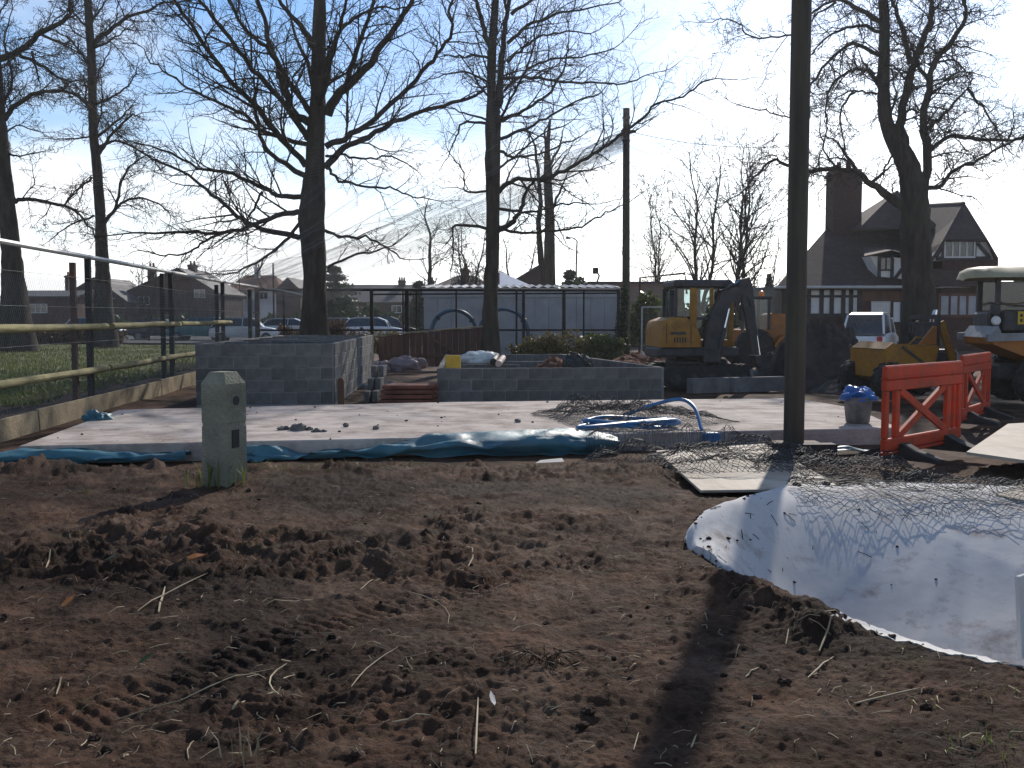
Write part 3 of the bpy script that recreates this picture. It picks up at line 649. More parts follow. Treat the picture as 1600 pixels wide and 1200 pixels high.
# ================================================================== CONCRETE POST, BUCKET, POLES
b0 = gp(352, 757); root = thing('concrete_post', 'square mossy concrete post with chamfered top in the foreground', 'post', (b0.x, b0.y, -.05), R(-24))
mb = MB(); q = .145; mb.loft([[(s*q*k, t*q*k, z) for s, t in ((-1, -1), (1, -1), (1, 1), (-1, 1))] for z, k in ((-.2, 1), (.615, 1), (.62, .965), (.65, .965), (.655, 1), (1.02, 1), (1.13, .62))])
me = mb.build('shaft', 'concrete_old', root)
for s in (1,): MB().box(-.05, .05, -.006, .006, -.085, .085).build('slot', 'black', root, loc=(.147, -.02, .50), rot=(0, 0, R(90)))
MB().lathe([(.045, -.004), (.045, .004)], n=14, axis='x').build('socket', 'black', root, loc=(.146, .0, .86))
p = gp(345, 756); V, F = blades(np.stack([p.x+rg.normal(size=70)*.14, p.y-.12+rg.normal(size=70)*.06, np.zeros(70)-.02], -1), .24, rg, .009, .9)
tag(link('grass_tuft', fast_mesh('grass_tuft', V, F), 'grass'), 'long-bladed green grass tuft at the concrete post foot', 'grass')
b0 = gp(1340, 661, SLAB_Z); root = thing('bucket', 'grey rubber bucket with a blue bag, standing on the slab', 'bucket', b0)
MB().lathe([(.145, 0), (.16, .02), (.195, .34), (.205, .345), (.205, .36), (.19, .365), (.18, .33)], n=26).build('pail', 'bucket', root, True)
lump_bag('blue_bag', 'blue plastic bag stuffed into the grey bucket', 'bag', (b0.x+.01, b0.y, b0.z+.32), (.2, .18, .11), 'blue_bag', 21, .35)
def pole(name, label, px, py, d, r0, top, r1, lean=0, z0=-.3):
    b = gp(px, py) if d is None else at(px, py, d); root = thing(name, label, 'pole', (b.x, b.y, 0))
    n = 14; MB().tube([(lean*t, 0, z0+(top-z0)*t) for t in np.linspace(0, 1, n)], [r0+(r1-r0)*t for t in np.linspace(0, 1, n)], 20).build('shaft', 'pole', root, True); return root
P1 = pole('telegraph_pole', 'thick wooden telegraph pole in the right foreground', 1240, 694, None, .128, 10.5, .115)
MB().box(-.3, .32, -.16, .16, -.05, .03, .01).build('foot_plate', 'rust', P1)
P2 = pole('telegraph_pole', 'slender green-brown wooden pole behind the yellow digger', 978, 560, 38, .155, 9.2, .12, -.05)
for k in range(3): MB().lathe([(.15, 0), (.15, .05)], n=16).build('band', 'rust', P2, loc=(-.05, 0, 8.0+.42*k))
MB().bar((-.25, -.1, 8.35), (.3, -.1, 8.35), .08, .1).build('bracket', 'pole', P2)
def wire(label, a, b, sag, r=.006, n=16, m='black'):
    a, b = Vector(a), Vector(b); pts = [a.lerp(b, t)+Vector((0, 0, -4*sag*t*(1-t))) for t in np.linspace(0, 1, n)]
    one('cable', label, 'cable', MB().tube(pts, r, 4), m)
p2 = Vector((P2.location.x-.05, 38, 8.4)); p1 = Vector((P1.location.x, P1.location.y, 7.2))
wire('overhead cable running from the slender pole to the tall pole', p2, (at(1245, 228, 36)), .25, .012)
wire('lower cable hanging right of the slender pole', p2-Vector((0, 0, .5)), at(1260, 300, 36), .3, .008)
wire('cable crossing the sky right of the house roof', at(1510, 325, 50), at(1640, 342, 46), .1, .012)
# ================================================================== BLUE LINER, HOSE
def strip(name, label, cat, prof, m, n=5, fold=.02, seed=0, th=.006):
    """prof: list of rings (each a list of points back->front), smoothed both ways"""
    rings = [resample(r, 5) for r in prof]; rings = np.array(rings); k = rings.shape[1]
    cols = np.stack([resample(rings[:, j], 10) for j in range(k)], 1)
    nu, nv = cols.shape[:2]; u = np.arange(nu)[:, None]; v = np.arange(nv)[None, :]
    cols[..., 2] += fold*fbm(cols[..., 0]*2.6+seed+v*.06, v*.23+cols[..., 0]*.7, 4); cols[..., 1] += fold*fbm(cols[..., 0]*3+seed+5, v*.3, 3)
    V = cols.reshape(-1, 3); i = np.arange(nu*nv).reshape(nu, nv); F = np.stack([i[:-1, :-1], i[1:, :-1], i[1:, 1:], i[:-1, 1:]], -1).reshape(-1, 4)
    N_ = len(V); V2 = np.concatenate([V, V-np.array([0, th, th])]); rim = np.concatenate([i[:, 0], i[-1, 1:], i[::-1, -1][1:], i[0, ::-1][1:-1]]); rb = np.roll(rim, -1)
    return tag(link(name, fast_mesh(name, V2, [F, F[:, ::-1]+N_, np.stack([rim, rb, rb+N_, rim+N_], -1)], True), m), label, cat)
def front(px):   # slab front edge point at picture column px
    t = (px-28)/(1405-28); return Vector(slab_pts[0]).lerp(Vector(slab_pts[2]), t) if False else gp(px, 697-29*t, SLAB_Z)
def ring(px, zt, bulge, zb=-.03, back=0.0):
    p = front(px); return [(p.x, p.y-.012+back, zt-.03), (p.x, p.y-.03+back*.5, zt), (p.x, p.y-.10-bulge*.5, zt+.005-.2*bulge*0), (p.x, p.y-.16-bulge, zt*.45+zb*.3), (p.x, p.y-.14-bulge*.8, zb-.04)]
strip('blue_liner', 'blue plastic liner hanging along the slab, left of the concrete post', 'liner', [ring(-70, .05, .25), ring(20, .045, .2), ring(110, .07, .12), ring(210, .01, .1), ring(300, .015, .1)], 'tarp', seed=3, fold=.035)
strip('blue_liner', 'blue plastic liner bulging over the slab edge right of the post', 'liner', [ring(375, .04, .1), ring(450, .005, .1), ring(560, -.005, .12), ring(620, .05, .12), ring(680, .13, .2, back=.1), ring(760, .145, .26, back=.22), ring(850, .155, .28, back=.35), ring(920, .15, .22, back=.3), ring(965, .08, .15, back=.1)], 'tarp', seed=9, fold=.045)
p = gp(165, 655, SLAB_Z); lump_bag('liner_scrap', 'crumpled pale blue liner scrap at the slab left edge', 'liner', (p.x-.1, p.y, -.03), (.2, .26, .16), 'tarp', 31, .35)
p = gp(1290, 697); strip('liner_scrap', 'flat teal liner scrap on the ground right of the tall pole', 'liner', [[(p.x+x, p.y+.1-y_, -.05+.03*math.sin(x*7)) for y_ in (0, .1, .2)] for x in (0, .25, .5, .75, 1.0)], 'tarp', seed=14)
p = gp(858, 713); one('paper_scrap', 'pale folded scrap lying at the foot of the blue liner', 'litter', MB().poly([(-.16, -.05, 0), (.17, -.06, .02), (.15, .06, .045), (-.1, .06, .02)], (0, 0, 1), .004), 'paper', loc=(p.x, p.y, float(gz(p.x, p.y))+.02))
# hose: coil plus a loop rising to the blue valve box
hp = []
cc = gp(985, 668, SLAB_Z)
for i in range(70):
    a = i*2*math.pi/26+2.4; hp.append((cc.x+(.62+.04*math.sin(i*.8))*math.cos(a), cc.y+(.42+.03*math.cos(i*1.3))*math.sin(a), .155+.0012*i+.015*math.sin(i*.9)))
e2 = resample([hp[-1], tuple(gp(905, 668, .2)), tuple(at(960, 655, 14.2)), tuple(at(1010, 636, 14.2)), tuple(at(1060, 624, 14.0)), tuple(at(1085, 637, 13.7)), tuple(at(1096, 670, 13.3)), tuple(at(1100, 682, 13.2))], 7)
one('blue_hose', 'blue hose coiled on the slab with a loop rising at its right', 'hose', MB().tube(hp+[tuple(q) for q in e2[1:]], .026, 8), 'hose', smooth=True)
p = gp(1112, 690, 0); one('valve_box', 'small blue plastic box at the hose end by the slab', 'box', MB().box(-.1, .1, -.09, .09, -.08, .14, .02), 'hose', loc=(p.x, p.y, -.02), rot=(0, 0, R(8)))
# ================================================================== FENCES
def mesh_wires(S, a, b, pitch, r, segs=1, sides=3, slope=1.0):
    """diamond mesh over a rectangle a x b; S maps (u,v) arrays in metres to points (..,3)"""
    lines = []
    for sgn in (1, -1):
        c = -b/slope if sgn > 0 else 0.0
        end = a if sgn > 0 else a+b/slope
        while c < end:
            # u = c + sgn*v/slope
            v0, v1 = 0.0, b
            if sgn > 0:
                v0 = max(v0, -c*slope); v1 = min(v1, (a-c)*slope)
            else:
                v0 = max(v0, (c-a)*slope); v1 = min(v1, c*slope)
            if v1-v0 > .02: lines.append((c+sgn*v0/slope, v0, c+sgn*v1/slope, v1))
            c += pitch
    Ln = np.array(lines); t = np.linspace(0, 1, segs+1)[None, :]
    u = Ln[:, 0:1]*(1-t)+Ln[:, 2:3]*t; v = Ln[:, 1:2]*(1-t)+Ln[:, 3:4]*t
    P = S(u, v); return tubes_np(P, np.full(P.shape[:2], r), sides)
H = 2.64
FH = lambda y, z: Vector((FX(y), y, z))
root = thing('wire_fence', 'tall chain-link fence with black posts along the lawn', 'fence', FH(14, 0)); RL = Vector(root.location)
def fpart(name, mb, m, smooth=False, kind=None):
    o = mb.build(name, m, root, smooth, loc=-RL)
    if kind: o['kind'] = kind
    return o
for y_, m, rr, top in ((11.0, 'black_metal', .04, H), (17.5, 'rust', .045, 2.52), (18.3, 'black_metal', .048, H), (23.5, 'black_metal', .045, H-.05), (24.3, 'black_metal', .05, H), (29.7, 'black_metal', .05, H-.12), (30.6, 'black_metal', .05, H), (35.4, 'black_metal', .06, H-.1), (37, 'black_metal', .075, H)):
    fpart('post', MB().box(FX(y_)-rr, FX(y_)+rr, y_-rr, y_+rr, -.1, top, .008), m)
for y0 in (24.3, 30.6, 37): fpart('brace', MB().bar(FH(y0-.8, 1.75), FH(y0, 1.75), .05, .05), 'black_metal')
fpart('top_rail', MB().tube([FH(9, H+.03), FH(20, H+.02), FH(30, H+.0), FH(37.2, H+.03)], .042, 8), 'galv', True)
slope = lambda y: 0
S = lambda u, v: np.stack([FX(u+9)+.05, u+9, v+.12], -1)
v, f = mesh_wires(S, 28, 2.1, .075, .0022, 1, 3, 1.7)
o = link('chain_link', fast_mesh('chain_link', v, f), 'wire', root, loc=-RL); o['kind'] = 'stuff'
for z in (.15, 1.15, 1.78, 2.25):
    pts = [FH(9+28*t, z+.02*math.sin(9*t+z*5))+Vector((.06, 0, 0)) for t in np.linspace(0, 1, 30)]
    fpart('line_wire', MB().tube(pts, .0045, 4), 'wire')
# half-round timber rails of an older fence
root = thing('timber_rail_fence', 'mossy half-round timber rails with a ground board along the lawn', 'fence', FH(14, 0)); RL = Vector(root.location)
rr = random.Random(4)
for z, spans in ((1.43, ((8.0, 18.9), (19.2, 24.6), (24.7, 31.2))), (.66, ((7.5, 18.9), (19.0, 26.4), (26.6, 31)))):
    for a, b in spans:
        n = 14; pts = [FH(a+(b-a)*t, z-.008*math.sin(t*7+a))+Vector((.13+.01*math.sin(t*5), 0, 0)) for t in np.linspace(0, 1, n)]
        fpart('rail', MB().tube(pts, [.062*(1+.08*rr.uniform(-1, 1)) for _ in range(n)], 9), 'timber_old', True)
for a, b in ((8, 15.2), (15.25, 22.4), (22.45, 30.5)): fpart('ground_board', MB().poly([FH(a, -.12)+Vector((.22, 0, 0)), FH(b, -.12)+Vector((.22, 0, 0)), FH(b, .20)+Vector((.20, 0, 0)), FH(a, .22)+Vector((.20, 0, 0))], (-1, 0, 0), .05), 'timber_board')
# earth bank between board and lawn
tag(sheet('verge', [(FX(9)-1.4, 9), (FX(9)+.16, 9), (FX(31)+.16, 31), (FX(31)-1.4, 31)], .11, 'soil', (12, 60), .05), kind='structure')
# far fence
FD = 37.0
root = thing('wire_fence', 'chain-link fence with black posts crossing behind the block bases', 'fence', (FX(FD), FD, 0)); RL = Vector(root.location)
xr = at(968, 500, FD).x
for px, w_ in ((444, .03), (481, .03), (581, .06), (630, .025), (636, .075), (651, .03), (713, .03), (757, .03), (807, .035), (818, .05), (881, .06), (912, .03), (966, .05)):
    x = at(px, 500, FD).x; fpart('post', MB().box(x-w_, x+w_, FD-w_, FD+w_, -.1, 2.58, .006), 'black_metal')
fpart('rail', MB().tube([(FX(FD), FD, 2.58), (xr, FD, 2.55)], .05, 8), 'black_metal'); fpart('rail', MB().tube([(FX(FD), FD, 1.12), (xr, FD, 1.12)], .035, 6), 'black_metal')
fpart('rail', MB().tube([at(580, 460, FD), at(968, 458, FD)], .03, 6), 'black_metal')
S = lambda u, v: np.stack([u+FX(FD), 0*u+FD+.05, v+.1], -1)
v, f = mesh_wires(S, xr-FX(FD), 2.4, .085, .0028, 1, 3, 1.5)
o = link('chain_link', fast_mesh('chain_link', v, f), 'wire', root, loc=-RL); o['kind'] = 'stuff'
a, b = at(405, 450, 37.2), at(474, 461, 35.5); one('loose_pipe', 'pale pipe end drooping from the fence corner towards the tree', 'pipe', MB().tube([a, a.lerp(b, .5)+Vector((0, 0, .05)), b], .03, 7), 'galv')
# brown hoarding
root = thing('plank_hoarding', 'low brown plank hoarding with a sloping top behind the low base', 'fence', (0, 0, 0))
a, b = at(592, 562, 32.5), at(772, 562, 33.5); n = 19
for i in range(n):
    t = (i+.5)/n; x = a.x+(b.x-a.x)*t; y_ = a.y+(b.y-a.y)*t; top = .98+.30*t; w_ = (b.x-a.x)/n*.48
    MB().box(x-w_, x+w_, y_-.012, y_+.012, 0, top, .004).build('plank', 'hoarding', root)
MB().bar(Vector((a.x, a.y, 1.02)), Vector((b.x, b.y, 1.32)), .09, .045).build('capping', 'timber_board', root)
MB().bar(Vector((a.x, a.y-.05, .35)), Vector((b.x, b.y-.05, .35)), .03, .09).build('batten', 'hoarding', root)
MB().bar(Vector((a.x+1.6, a.y-.05, .95)), Vector((b.x-.9, b.y-.05, .25)), .03, .07).build('brace', 'hoarding', root)
# blue pipe coils
def coil(label, px, d, rad, zc, rz):
    root = thing('pipe_coil', label, 'pipe coil', (at(px, 500, d).x, d, 0), R(rz), 'blue pipe coils')
    for k in range(5):
        pts = [((rad-.035*(k % 2))*math.cos(a), .07*(k-2), zc+(rad-.035*(k % 2))*math.sin(a)) for a in np.linspace(0, 2*math.pi, 41)]
        MB().tube(pts, .05, 7, False).build('loop', 'coil', root, True)
    for a in (.6, 2.4, 4.2): MB().bar((rad*.86*math.cos(a), 0, zc+rad*.86*math.sin(a)), (rad*1.08*math.cos(a), 0, zc+rad*1.08*math.sin(a)), .42, .06).build('strap', 'black', root)
coil('coil of blue pipe standing behind the hoarding, left of the tree trunk', 709, 38.5, .86, 1.0, 12)
coil('coil of blue pipe standing right of the middle tree trunk', 787, 39, .95, .95, -10)
# ================================================================== NETTING
def net(name, label, S, a, b, pitch, r, segs, m, slope=1.0):
    v, f = mesh_wires(S, a, b, pitch, r, segs, 3, slope); return tag(link(name, fast_mesh(name, v, f), m), label, 'netting')
# canopy net: fence top on the left, slender pole and tall pole on the right
A = np.array(FH(27, 2.7)); B = np.array(FH(37, 2.7)); C = np.array([p2.x, 37.9, 8.6]); D = np.array([P1.location.x, P1.location.y+.1, 10.3])
def Scan(u, v):
    s = u/14.0; t = v/13.0; s_, t_ = s[..., None], t[..., None]
    P = (A*(1-t_)+B*t_)*(1-s_)+(D*(1-t_)+C*t_)*s_
    P[..., 2] += -.35*np.sin(np.pi*s)*(.5+.5*t)-1.0*np.sin(np.pi*t)*s*.8+.16*np.sin(t*31+3*s)*s*(1-s)*2+.05*np.sin(t*83+6*s)
    return P
net('roof_net', 'fine net canopy stretched from the left fence up to the poles', Scan, 14, 13, .15, .0015, 28, 'net_pale')
# long folds along the far edge of the canopy
for k, (off, lb) in enumerate(((0, 'topmost gathered edge of the net canopy rising to the slender pole'), (.55, 'second gathered fold of the net canopy below its edge'), (1.15, 'third gathered fold of the net canopy'))):
    pa = np.array(at(300+40*k, 412+14*k, 36)); pb = C+np.array([0, .02*k, -.15-.12*k])
    def Sf(u, v, pa=pa, pb=pb, k=k):
        t = (u/14.6)[..., None]; P = pa*(1-t)+pb*t; s = u/14.6
        P[..., 2] += -.55*np.sin(np.pi*s)*(1+.3*k)-v*(1.25-.9*s)+.03*np.sin(u*6); P[..., 1] += .5*v*np.sin(u*.8+k)+.12*np.sin(v*9+u)
        return P
    net('net_fold', lb, Sf, 14.6, 1.25, .075, .0042, 6, 'net_pale')
    q = np.linspace(0, 14.6, 40)[None]; Pl = Sf(q, 0*q)[0]
    one('net_rope', lb.replace('topmost gathered edge', 'rope along the topmost edge').replace('second gathered fold', 'rope along the second fold').replace('third gathered fold', 'rope along the third fold'), 'rope', MB().tube([tuple(x) for x in Pl], .006, 4), 'net_pale')
# fallen net: on the slab, the board and the white sheet
def heap_net(label, c, a, b, rot, hf, pitch=.055, r=.0028, m='net', segs=26):
    ca, sa = math.cos(rot), math.sin(rot)
    def Sg(u, v):
        x = u-a/2; y_ = v-b/2; X = c[0]+x*ca-y_*sa; Y = c[1]+x*sa+y_*ca
        dX = .08*fbm(X*1.7+c[0], Y*1.7, 3)+.03*fbm(X*9, Y*9, 2); dY = .08*fbm(X*1.7+7, Y*1.7+c[1], 3)+.03*fbm(X*9+4, Y*9, 2)
        return np.stack([X+dX, Y+dY, hf(X+dX, Y+dY, u/a, v/b)], -1)
    net('fallen_net', label, Sg, a, b, pitch, r, segs, m)
edge = lambda s, t: np.minimum(1, 8*np.minimum(np.minimum(s, 1-s), np.minimum(t, 1-t)))
base = lambda X, Y: np.where(Y > 12.4, SLAB_Z, gz(X, np.minimum(Y, 12.3)))
c = gp(985, 655, .12)
heap_net('dark net heaped over the blue hose coil on the slab', c, 2.3, 2.2, .3, lambda X, Y, s, t: SLAB_Z+.02+edge(s, t)*(.06+.13*np.abs(fbm(X*2.1, Y*2.1, 4))), segs=40)
heap_net('second fold of dark net bunched at the hose coil', gp(945, 650, .12), 1.0, 1.5, .9, lambda X, Y, s, t: SLAB_Z+.03+edge(s, t)*(.10+.16*np.abs(fbm(X*3.1+4, Y*3.1, 4))), segs=40)
heap_net('dark net trailing from the slab edge towards the board', gp(1040, 705), 1.9, 1.1, -.15, lambda X, Y, s, t: base(X, Y)+.03+edge(s, t)*(.05+.16*np.abs(fbm(X*2.7+2, Y*2.7, 4))), segs=36)
heap_net('dark net crumpled over the plywood board by the pole', gp(1165, 722, .1), 1.9, 1.5, .1, lambda X, Y, s, t: .11+edge(s, t)*(.04+.15*np.abs(fbm(X*2.3+6, Y*2.3, 4))), segs=36)
heap_net('loose dark net on the soil beside the orange barrier', gp(1300, 735), 1.6, 1.2, -.2, lambda X, Y, s, t: base(X, Y)+.05+edge(s, t)*(.02+.12*np.abs(fbm(X*2.4+16, Y*2.4, 4))), segs=36)
xs = SHEET_P[..., 0].ravel(); ys = SHEET_P[..., 1].ravel(); zs = SHEET_P[..., 2].ravel()
def sheet_h(X, Y):
    sh_ = X.shape; x, y_ = X.ravel(), Y.ravel(); o = np.empty(len(x))
    for i in range(0, len(x), 400):
        d = (x[i:i+400, None]-xs[None, ::7])**2+(y_[i:i+400, None]-ys[None, ::7])**2; k = d.argmin(1); o[i:i+400] = np.where(d.min(1) < .05, zs[::7][k], .03)
    return o.reshape(sh_)
heap_net('dark net draped over the far edge of the white sheet', gp(1505, 797), 2.6, .85, -.16, lambda X, Y, s, t: sheet_h(X, Y)+.035+.04*np.abs(fbm(X*2.4+16, Y*2.4, 4))+.02*edge(s, t), pitch=.075, r=.0025, segs=22)
heap_net('second layer of dark net bunched along the sheet far edge', gp(1450, 788), 2.2, .55, -.12, lambda X, Y, s, t: sheet_h(X, Y)+.05+.09*np.abs(fbm(X*2.9+6, Y*2.9, 4)), pitch=.07, r=.0025, segs=22)
# ================================================================== TREES
class Tree:
    def __init__(s, seed): s.r = random.Random(seed); s.lv = {}
    def add(s, pts, rad, sides): s.lv.setdefault((len(pts), sides), []).append((pts, rad))
    def grow(s, p, d, L, r0, lvl, k):
        """k: dict of habits. p,d tuples"""
        R_ = s.r; n = (7, 6, 5, 4)[lvl]; st = L/(n-1); pts = [p]; x, y, z = p; dx, dy, dz = d; wob = k['wob'][lvl]; up = k['up'][lvl]
        for i in range(n-1):
            dx += R_.gauss(0, wob); dy += R_.gauss(0, wob); dz += R_.gauss(0, wob)+up
            q = 1/math.sqrt(dx*dx+dy*dy+dz*dz+1e-9); dx *= q; dy *= q; dz *= q
            x += dx*st; y += dy*st; z += dz*st; pts.append((x, y, z))
        rad = [max(k['rmin'], r0*(1-.78*i/(n-1))) for i in range(n)]
        s.add(pts, rad, 4 if lvl == 0 else 3)
        if lvl < k['max']: s.kids(pts, rad, L, lvl+1, k)
    def kids(s, pts, rad, L, lvl, k, t0=.12):
        R_ = s.r; cnt = max(1, int(L*k['den'][lvl]*R_.uniform(.8, 1.2))); n = len(pts)-1
        for c in range(cnt):
            t = t0+(1-t0)*(c+R_.random())/cnt; t = min(t, .995); f = t*n; i = int(f); f -= i
            a, b = pts[i], pts[i+1]; p = tuple(a[j]+(b[j]-a[j])*f for j in range(3)); d = [b[j]-a[j] for j in range(3)]
            q = 1/math.sqrt(sum(e*e for e in d)+1e-9); d = [e*q for e in d]
            g = [R_.gauss(0, 1) for _ in range(3)]; dot = sum(g[j]*d[j] for j in range(3)); g = [g[j]-dot*d[j] for j in range(3)]
            q = 1/math.sqrt(sum(e*e for e in g)+1e-9); sp = k['spread'][lvl]*R_.uniform(.7, 1.3); ca, sa = math.cos(sp), math.sin(sp)
            nd = [d[j]*ca+g[j]*q*sa for j in range(3)]; nd[2] += k.get('lift', [0]*4)[lvl]
            l2 = (k['len'][lvl]*L**.6)*(1-.55*t)*R_.uniform(.6, 1.25); r2 = min(rad[min(i, len(rad)-1)]*.55, .012+l2*.011)
            s.grow(p, tuple(nd), max(.15, l2), r2, lvl, k)
    def build(s, root, m='twig'):
        parts = []
        for (n, sides), lst in s.lv.items():
            parts.append(tubes_np(np.array([a for a, _ in lst]), np.array([b for _, b in lst]), sides))
        if not parts: return
        v, f = merge(parts); o = link('crown', fast_mesh('crown', v, f, True), m, root, loc=-Vector(root.location)); o['kind'] = 'stuff'; return o
HAB = dict(wob=(.16, .2, .24, .28), up=(.05, .045, .03, .02), den=(0, 3.4, 5.4, 7.0), spread=(.7, .75, .8, .85), len=(0, .74, .58, .5), rmin=.0062, max=3)
def limb_mesh(pts, w0, w1, sides, rough, seed, name, root, flare=0):
    n = len(pts); rr = np.array([w0+(w1-w0)*(i/(n-1))**.85 for i in range(n)]) if not isinstance(w0, np.ndarray) else w0
    P = np.array(pts)[None]; v, f = tubes_np(P, rr[None], sides)
    V = v.reshape(n, sides, 3); cen = np.array(pts)[:, None]; off = V-cen
    V = cen+off*(1+rough*fbm(np.arange(sides)[None]*.9+np.arange(n)[:, None]*.35+seed, np.arange(n)[:, None]*.8+0*np.arange(sides)[None], 3))[..., None]
    V = np.concatenate([V.reshape(-1, 3), np.array(pts)[-1:]]); k = np.arange(sides)+(n-1)*sides
    cap = np.stack([k, np.roll(k, -1), np.full(sides, n*sides)], -1)
    return link(name, fast_mesh(name, V, [f, cap], True), 'bark', root, loc=-Vector(root.location))
def traced_tree(label, d, conv, trunk, limbs, seed, hab={}, extra=0, kspread=.7, group='big bare trees', gz0=-.1):
    """trunk: (x,y,width) and limbs: (points, width) in the units of conv=(ox,oy,scale) pixels, all at distance d and spreading in depth"""
    ox, oy, sc_ = conv; k = dict(HAB); k.update(hab); T = Tree(seed); R_ = T.r
    px = lambda x, y: (ox+x*sc_, oy+y*sc_); m_ = d/1600
    b = at(*px(trunk[0][0], trunk[0][1]), d); root = thing('bare_tree', label, 'tree', (b.x, d, gz0), 0, group)
    tp = [at(*px(x, y), d) for x, y, _ in trunk]; tr = [w_*sc_*m_/2 for _, _, w_ in trunk]
    tp[0].z = gz0; P = resample([tuple(p) for p in tp], 5); rr = np.interp(np.linspace(0, len(tr)-1, len(P)), range(len(tr)), tr)
    rr[0] *= 1.35; rr[1] *= 1.18; rr[2] *= 1.08
    limb_mesh(P, rr, None, 14, .10, seed, 'trunk', root)
    top = P[-6:]; T.kids([tuple(p) for p in P[len(P)//2:]], list(rr[len(P)//2:]), 6, 1, k)
    for i, lb in enumerate(limbs):
        pts, w_ = lb[0], lb[1]; side = lb[2] if len(lb) > 2 else R_.uniform(-kspread, kspread)
        p0 = at(*px(*pts[0]), d); q = [at(*px(x, y), d) for x, y in pts]; W = []; acc = 0
        for j, p in enumerate(q):
            if j: acc += (q[j]-q[j-1]).length
            W.append(at(*px(*pts[j]), d+side*acc))
        Pl = resample([tuple(p) for p in W], 4); n = len(Pl); Pl[1:-1] += np.array([[R_.gauss(0, 1) for _ in range(3)] for _ in range(n-2)])*.025
        r0 = w_*sc_*m_/2; r1 = max(.02, r0*.32); L_ = acc
        limb_mesh(Pl, r0, r1, 8, .08, seed+i*3, 'limb', root)
        pl = [tuple(p) for p in Pl]; rad = [r0+(r1-r0)*j/(n-1) for j in range(n)]
        T.kids(pl, rad, L_, 1, k, .08)
        dd = Pl[-1]-Pl[-2]; dd /= np.linalg.norm(dd); T.grow(pl[-1], tuple(dd), min(2.2, .3*L_+.5), r1, 1, k)
    T.build(root); return root
Z1 = (0, 0, 1/3); Z2 = (200, 0, .375); Z3 = (600, 0, .375); Z4 = (1100, 0, 1/3)
traced_tree('large bare tree with fanned limbs behind the tall block enclosure', 33, Z2,
    [(775, 1530, 132), (778, 1200, 98), (772, 1060, 95), (766, 880, 112), (778, 720, 86), (782, 560, 70), (792, 400, 64), (795, 200, 58), (800, 0, 50), (800, -300, 36), (815, -700, 14)],
    [([(735, 730), (600, 640), (550, 570), (532, 440), (525, 330)], 24), ([(740, 690), (640, 580), (540, 450), (440, 350), (340, 220), (270, 110), (190, 0), (120, -140)], 28), ([(740, 600), (560, 545), (500, 490), (400, 440), (280, 380), (170, 310), (80, 240)], 20),
     ([(750, 580), (690, 480), (570, 340), (480, 240), (400, 130), (300, 0), (220, -160)], 28), ([(752, 510), (680, 450), (630, 300), (585, 150), (545, 0), (520, -200)], 36, .3), ([(762, 470), (690, 370), (600, 230), (500, 130), (420, 0), (370, -140)], 26), ([(775, 200), (720, 110), (640, 20), (590, -120)], 32),
     ([(830, 480), (880, 390), (990, 290), (1060, 190), (1130, 90), (1190, -10), (1260, -160)], 42, -.2), ([(905, 365), (950, 220), (990, 110), (1030, 0), (1060, -160)], 24), ([(825, 610), (930, 560), (1060, 470), (1200, 330), (1290, 230), (1350, 130), (1340, 30), (1400, -90)], 28), ([(820, 700), (900, 620), (1000, 570), (1150, 490), (1320, 440), (1440, 400), (1500, 360)], 30, .2),
     ([(718, 820), (620, 810), (540, 770), (400, 720), (310, 710), (200, 650), (100, 610)], 22), ([(712, 990), (520, 940), (440, 890), (350, 810), (250, 730), (100, 660), (0, 600)], 24), ([(712, 880), (620, 900), (500, 950), (370, 970), (200, 970), (20, 970)], 24, -.2), ([(440, 962), (320, 1000), (260, 1050), (150, 1062), (90, 1050)], 12, -.2),
     ([(715, 930), (650, 1010), (560, 1080), (460, 1130), (360, 1140)], 16), ([(820, 960), (880, 980), (990, 990), (1080, 1030), (1150, 1080)], 15), ([(825, 650), (900, 650), (990, 660), (1080, 650), (1160, 680)], 12), ([(830, 690), (880, 750), (980, 775), (1090, 780), (1160, 810), (1260, 830)], 14), ([(830, 1115), (950, 1060), (1060, 1040), (1130, 1000)], 12), ([(820, 300), (860, 170), (920, 90), (1010, 40), (1150, 30)], 20), ([(560, 800), (520, 870), (490, 950), (500, 1000)], 12),
     ([(800, 500), (760, 300), (700, 150), (660, 0)], 26, 1.2), ([(800, 450), (840, 300), (880, 120), (930, -60)], 26, -1.2)], 7, hab=dict(den=(0, 3.0, 4.2, 4.8), len=(0, .9, .66, .55), rmin=.0055))
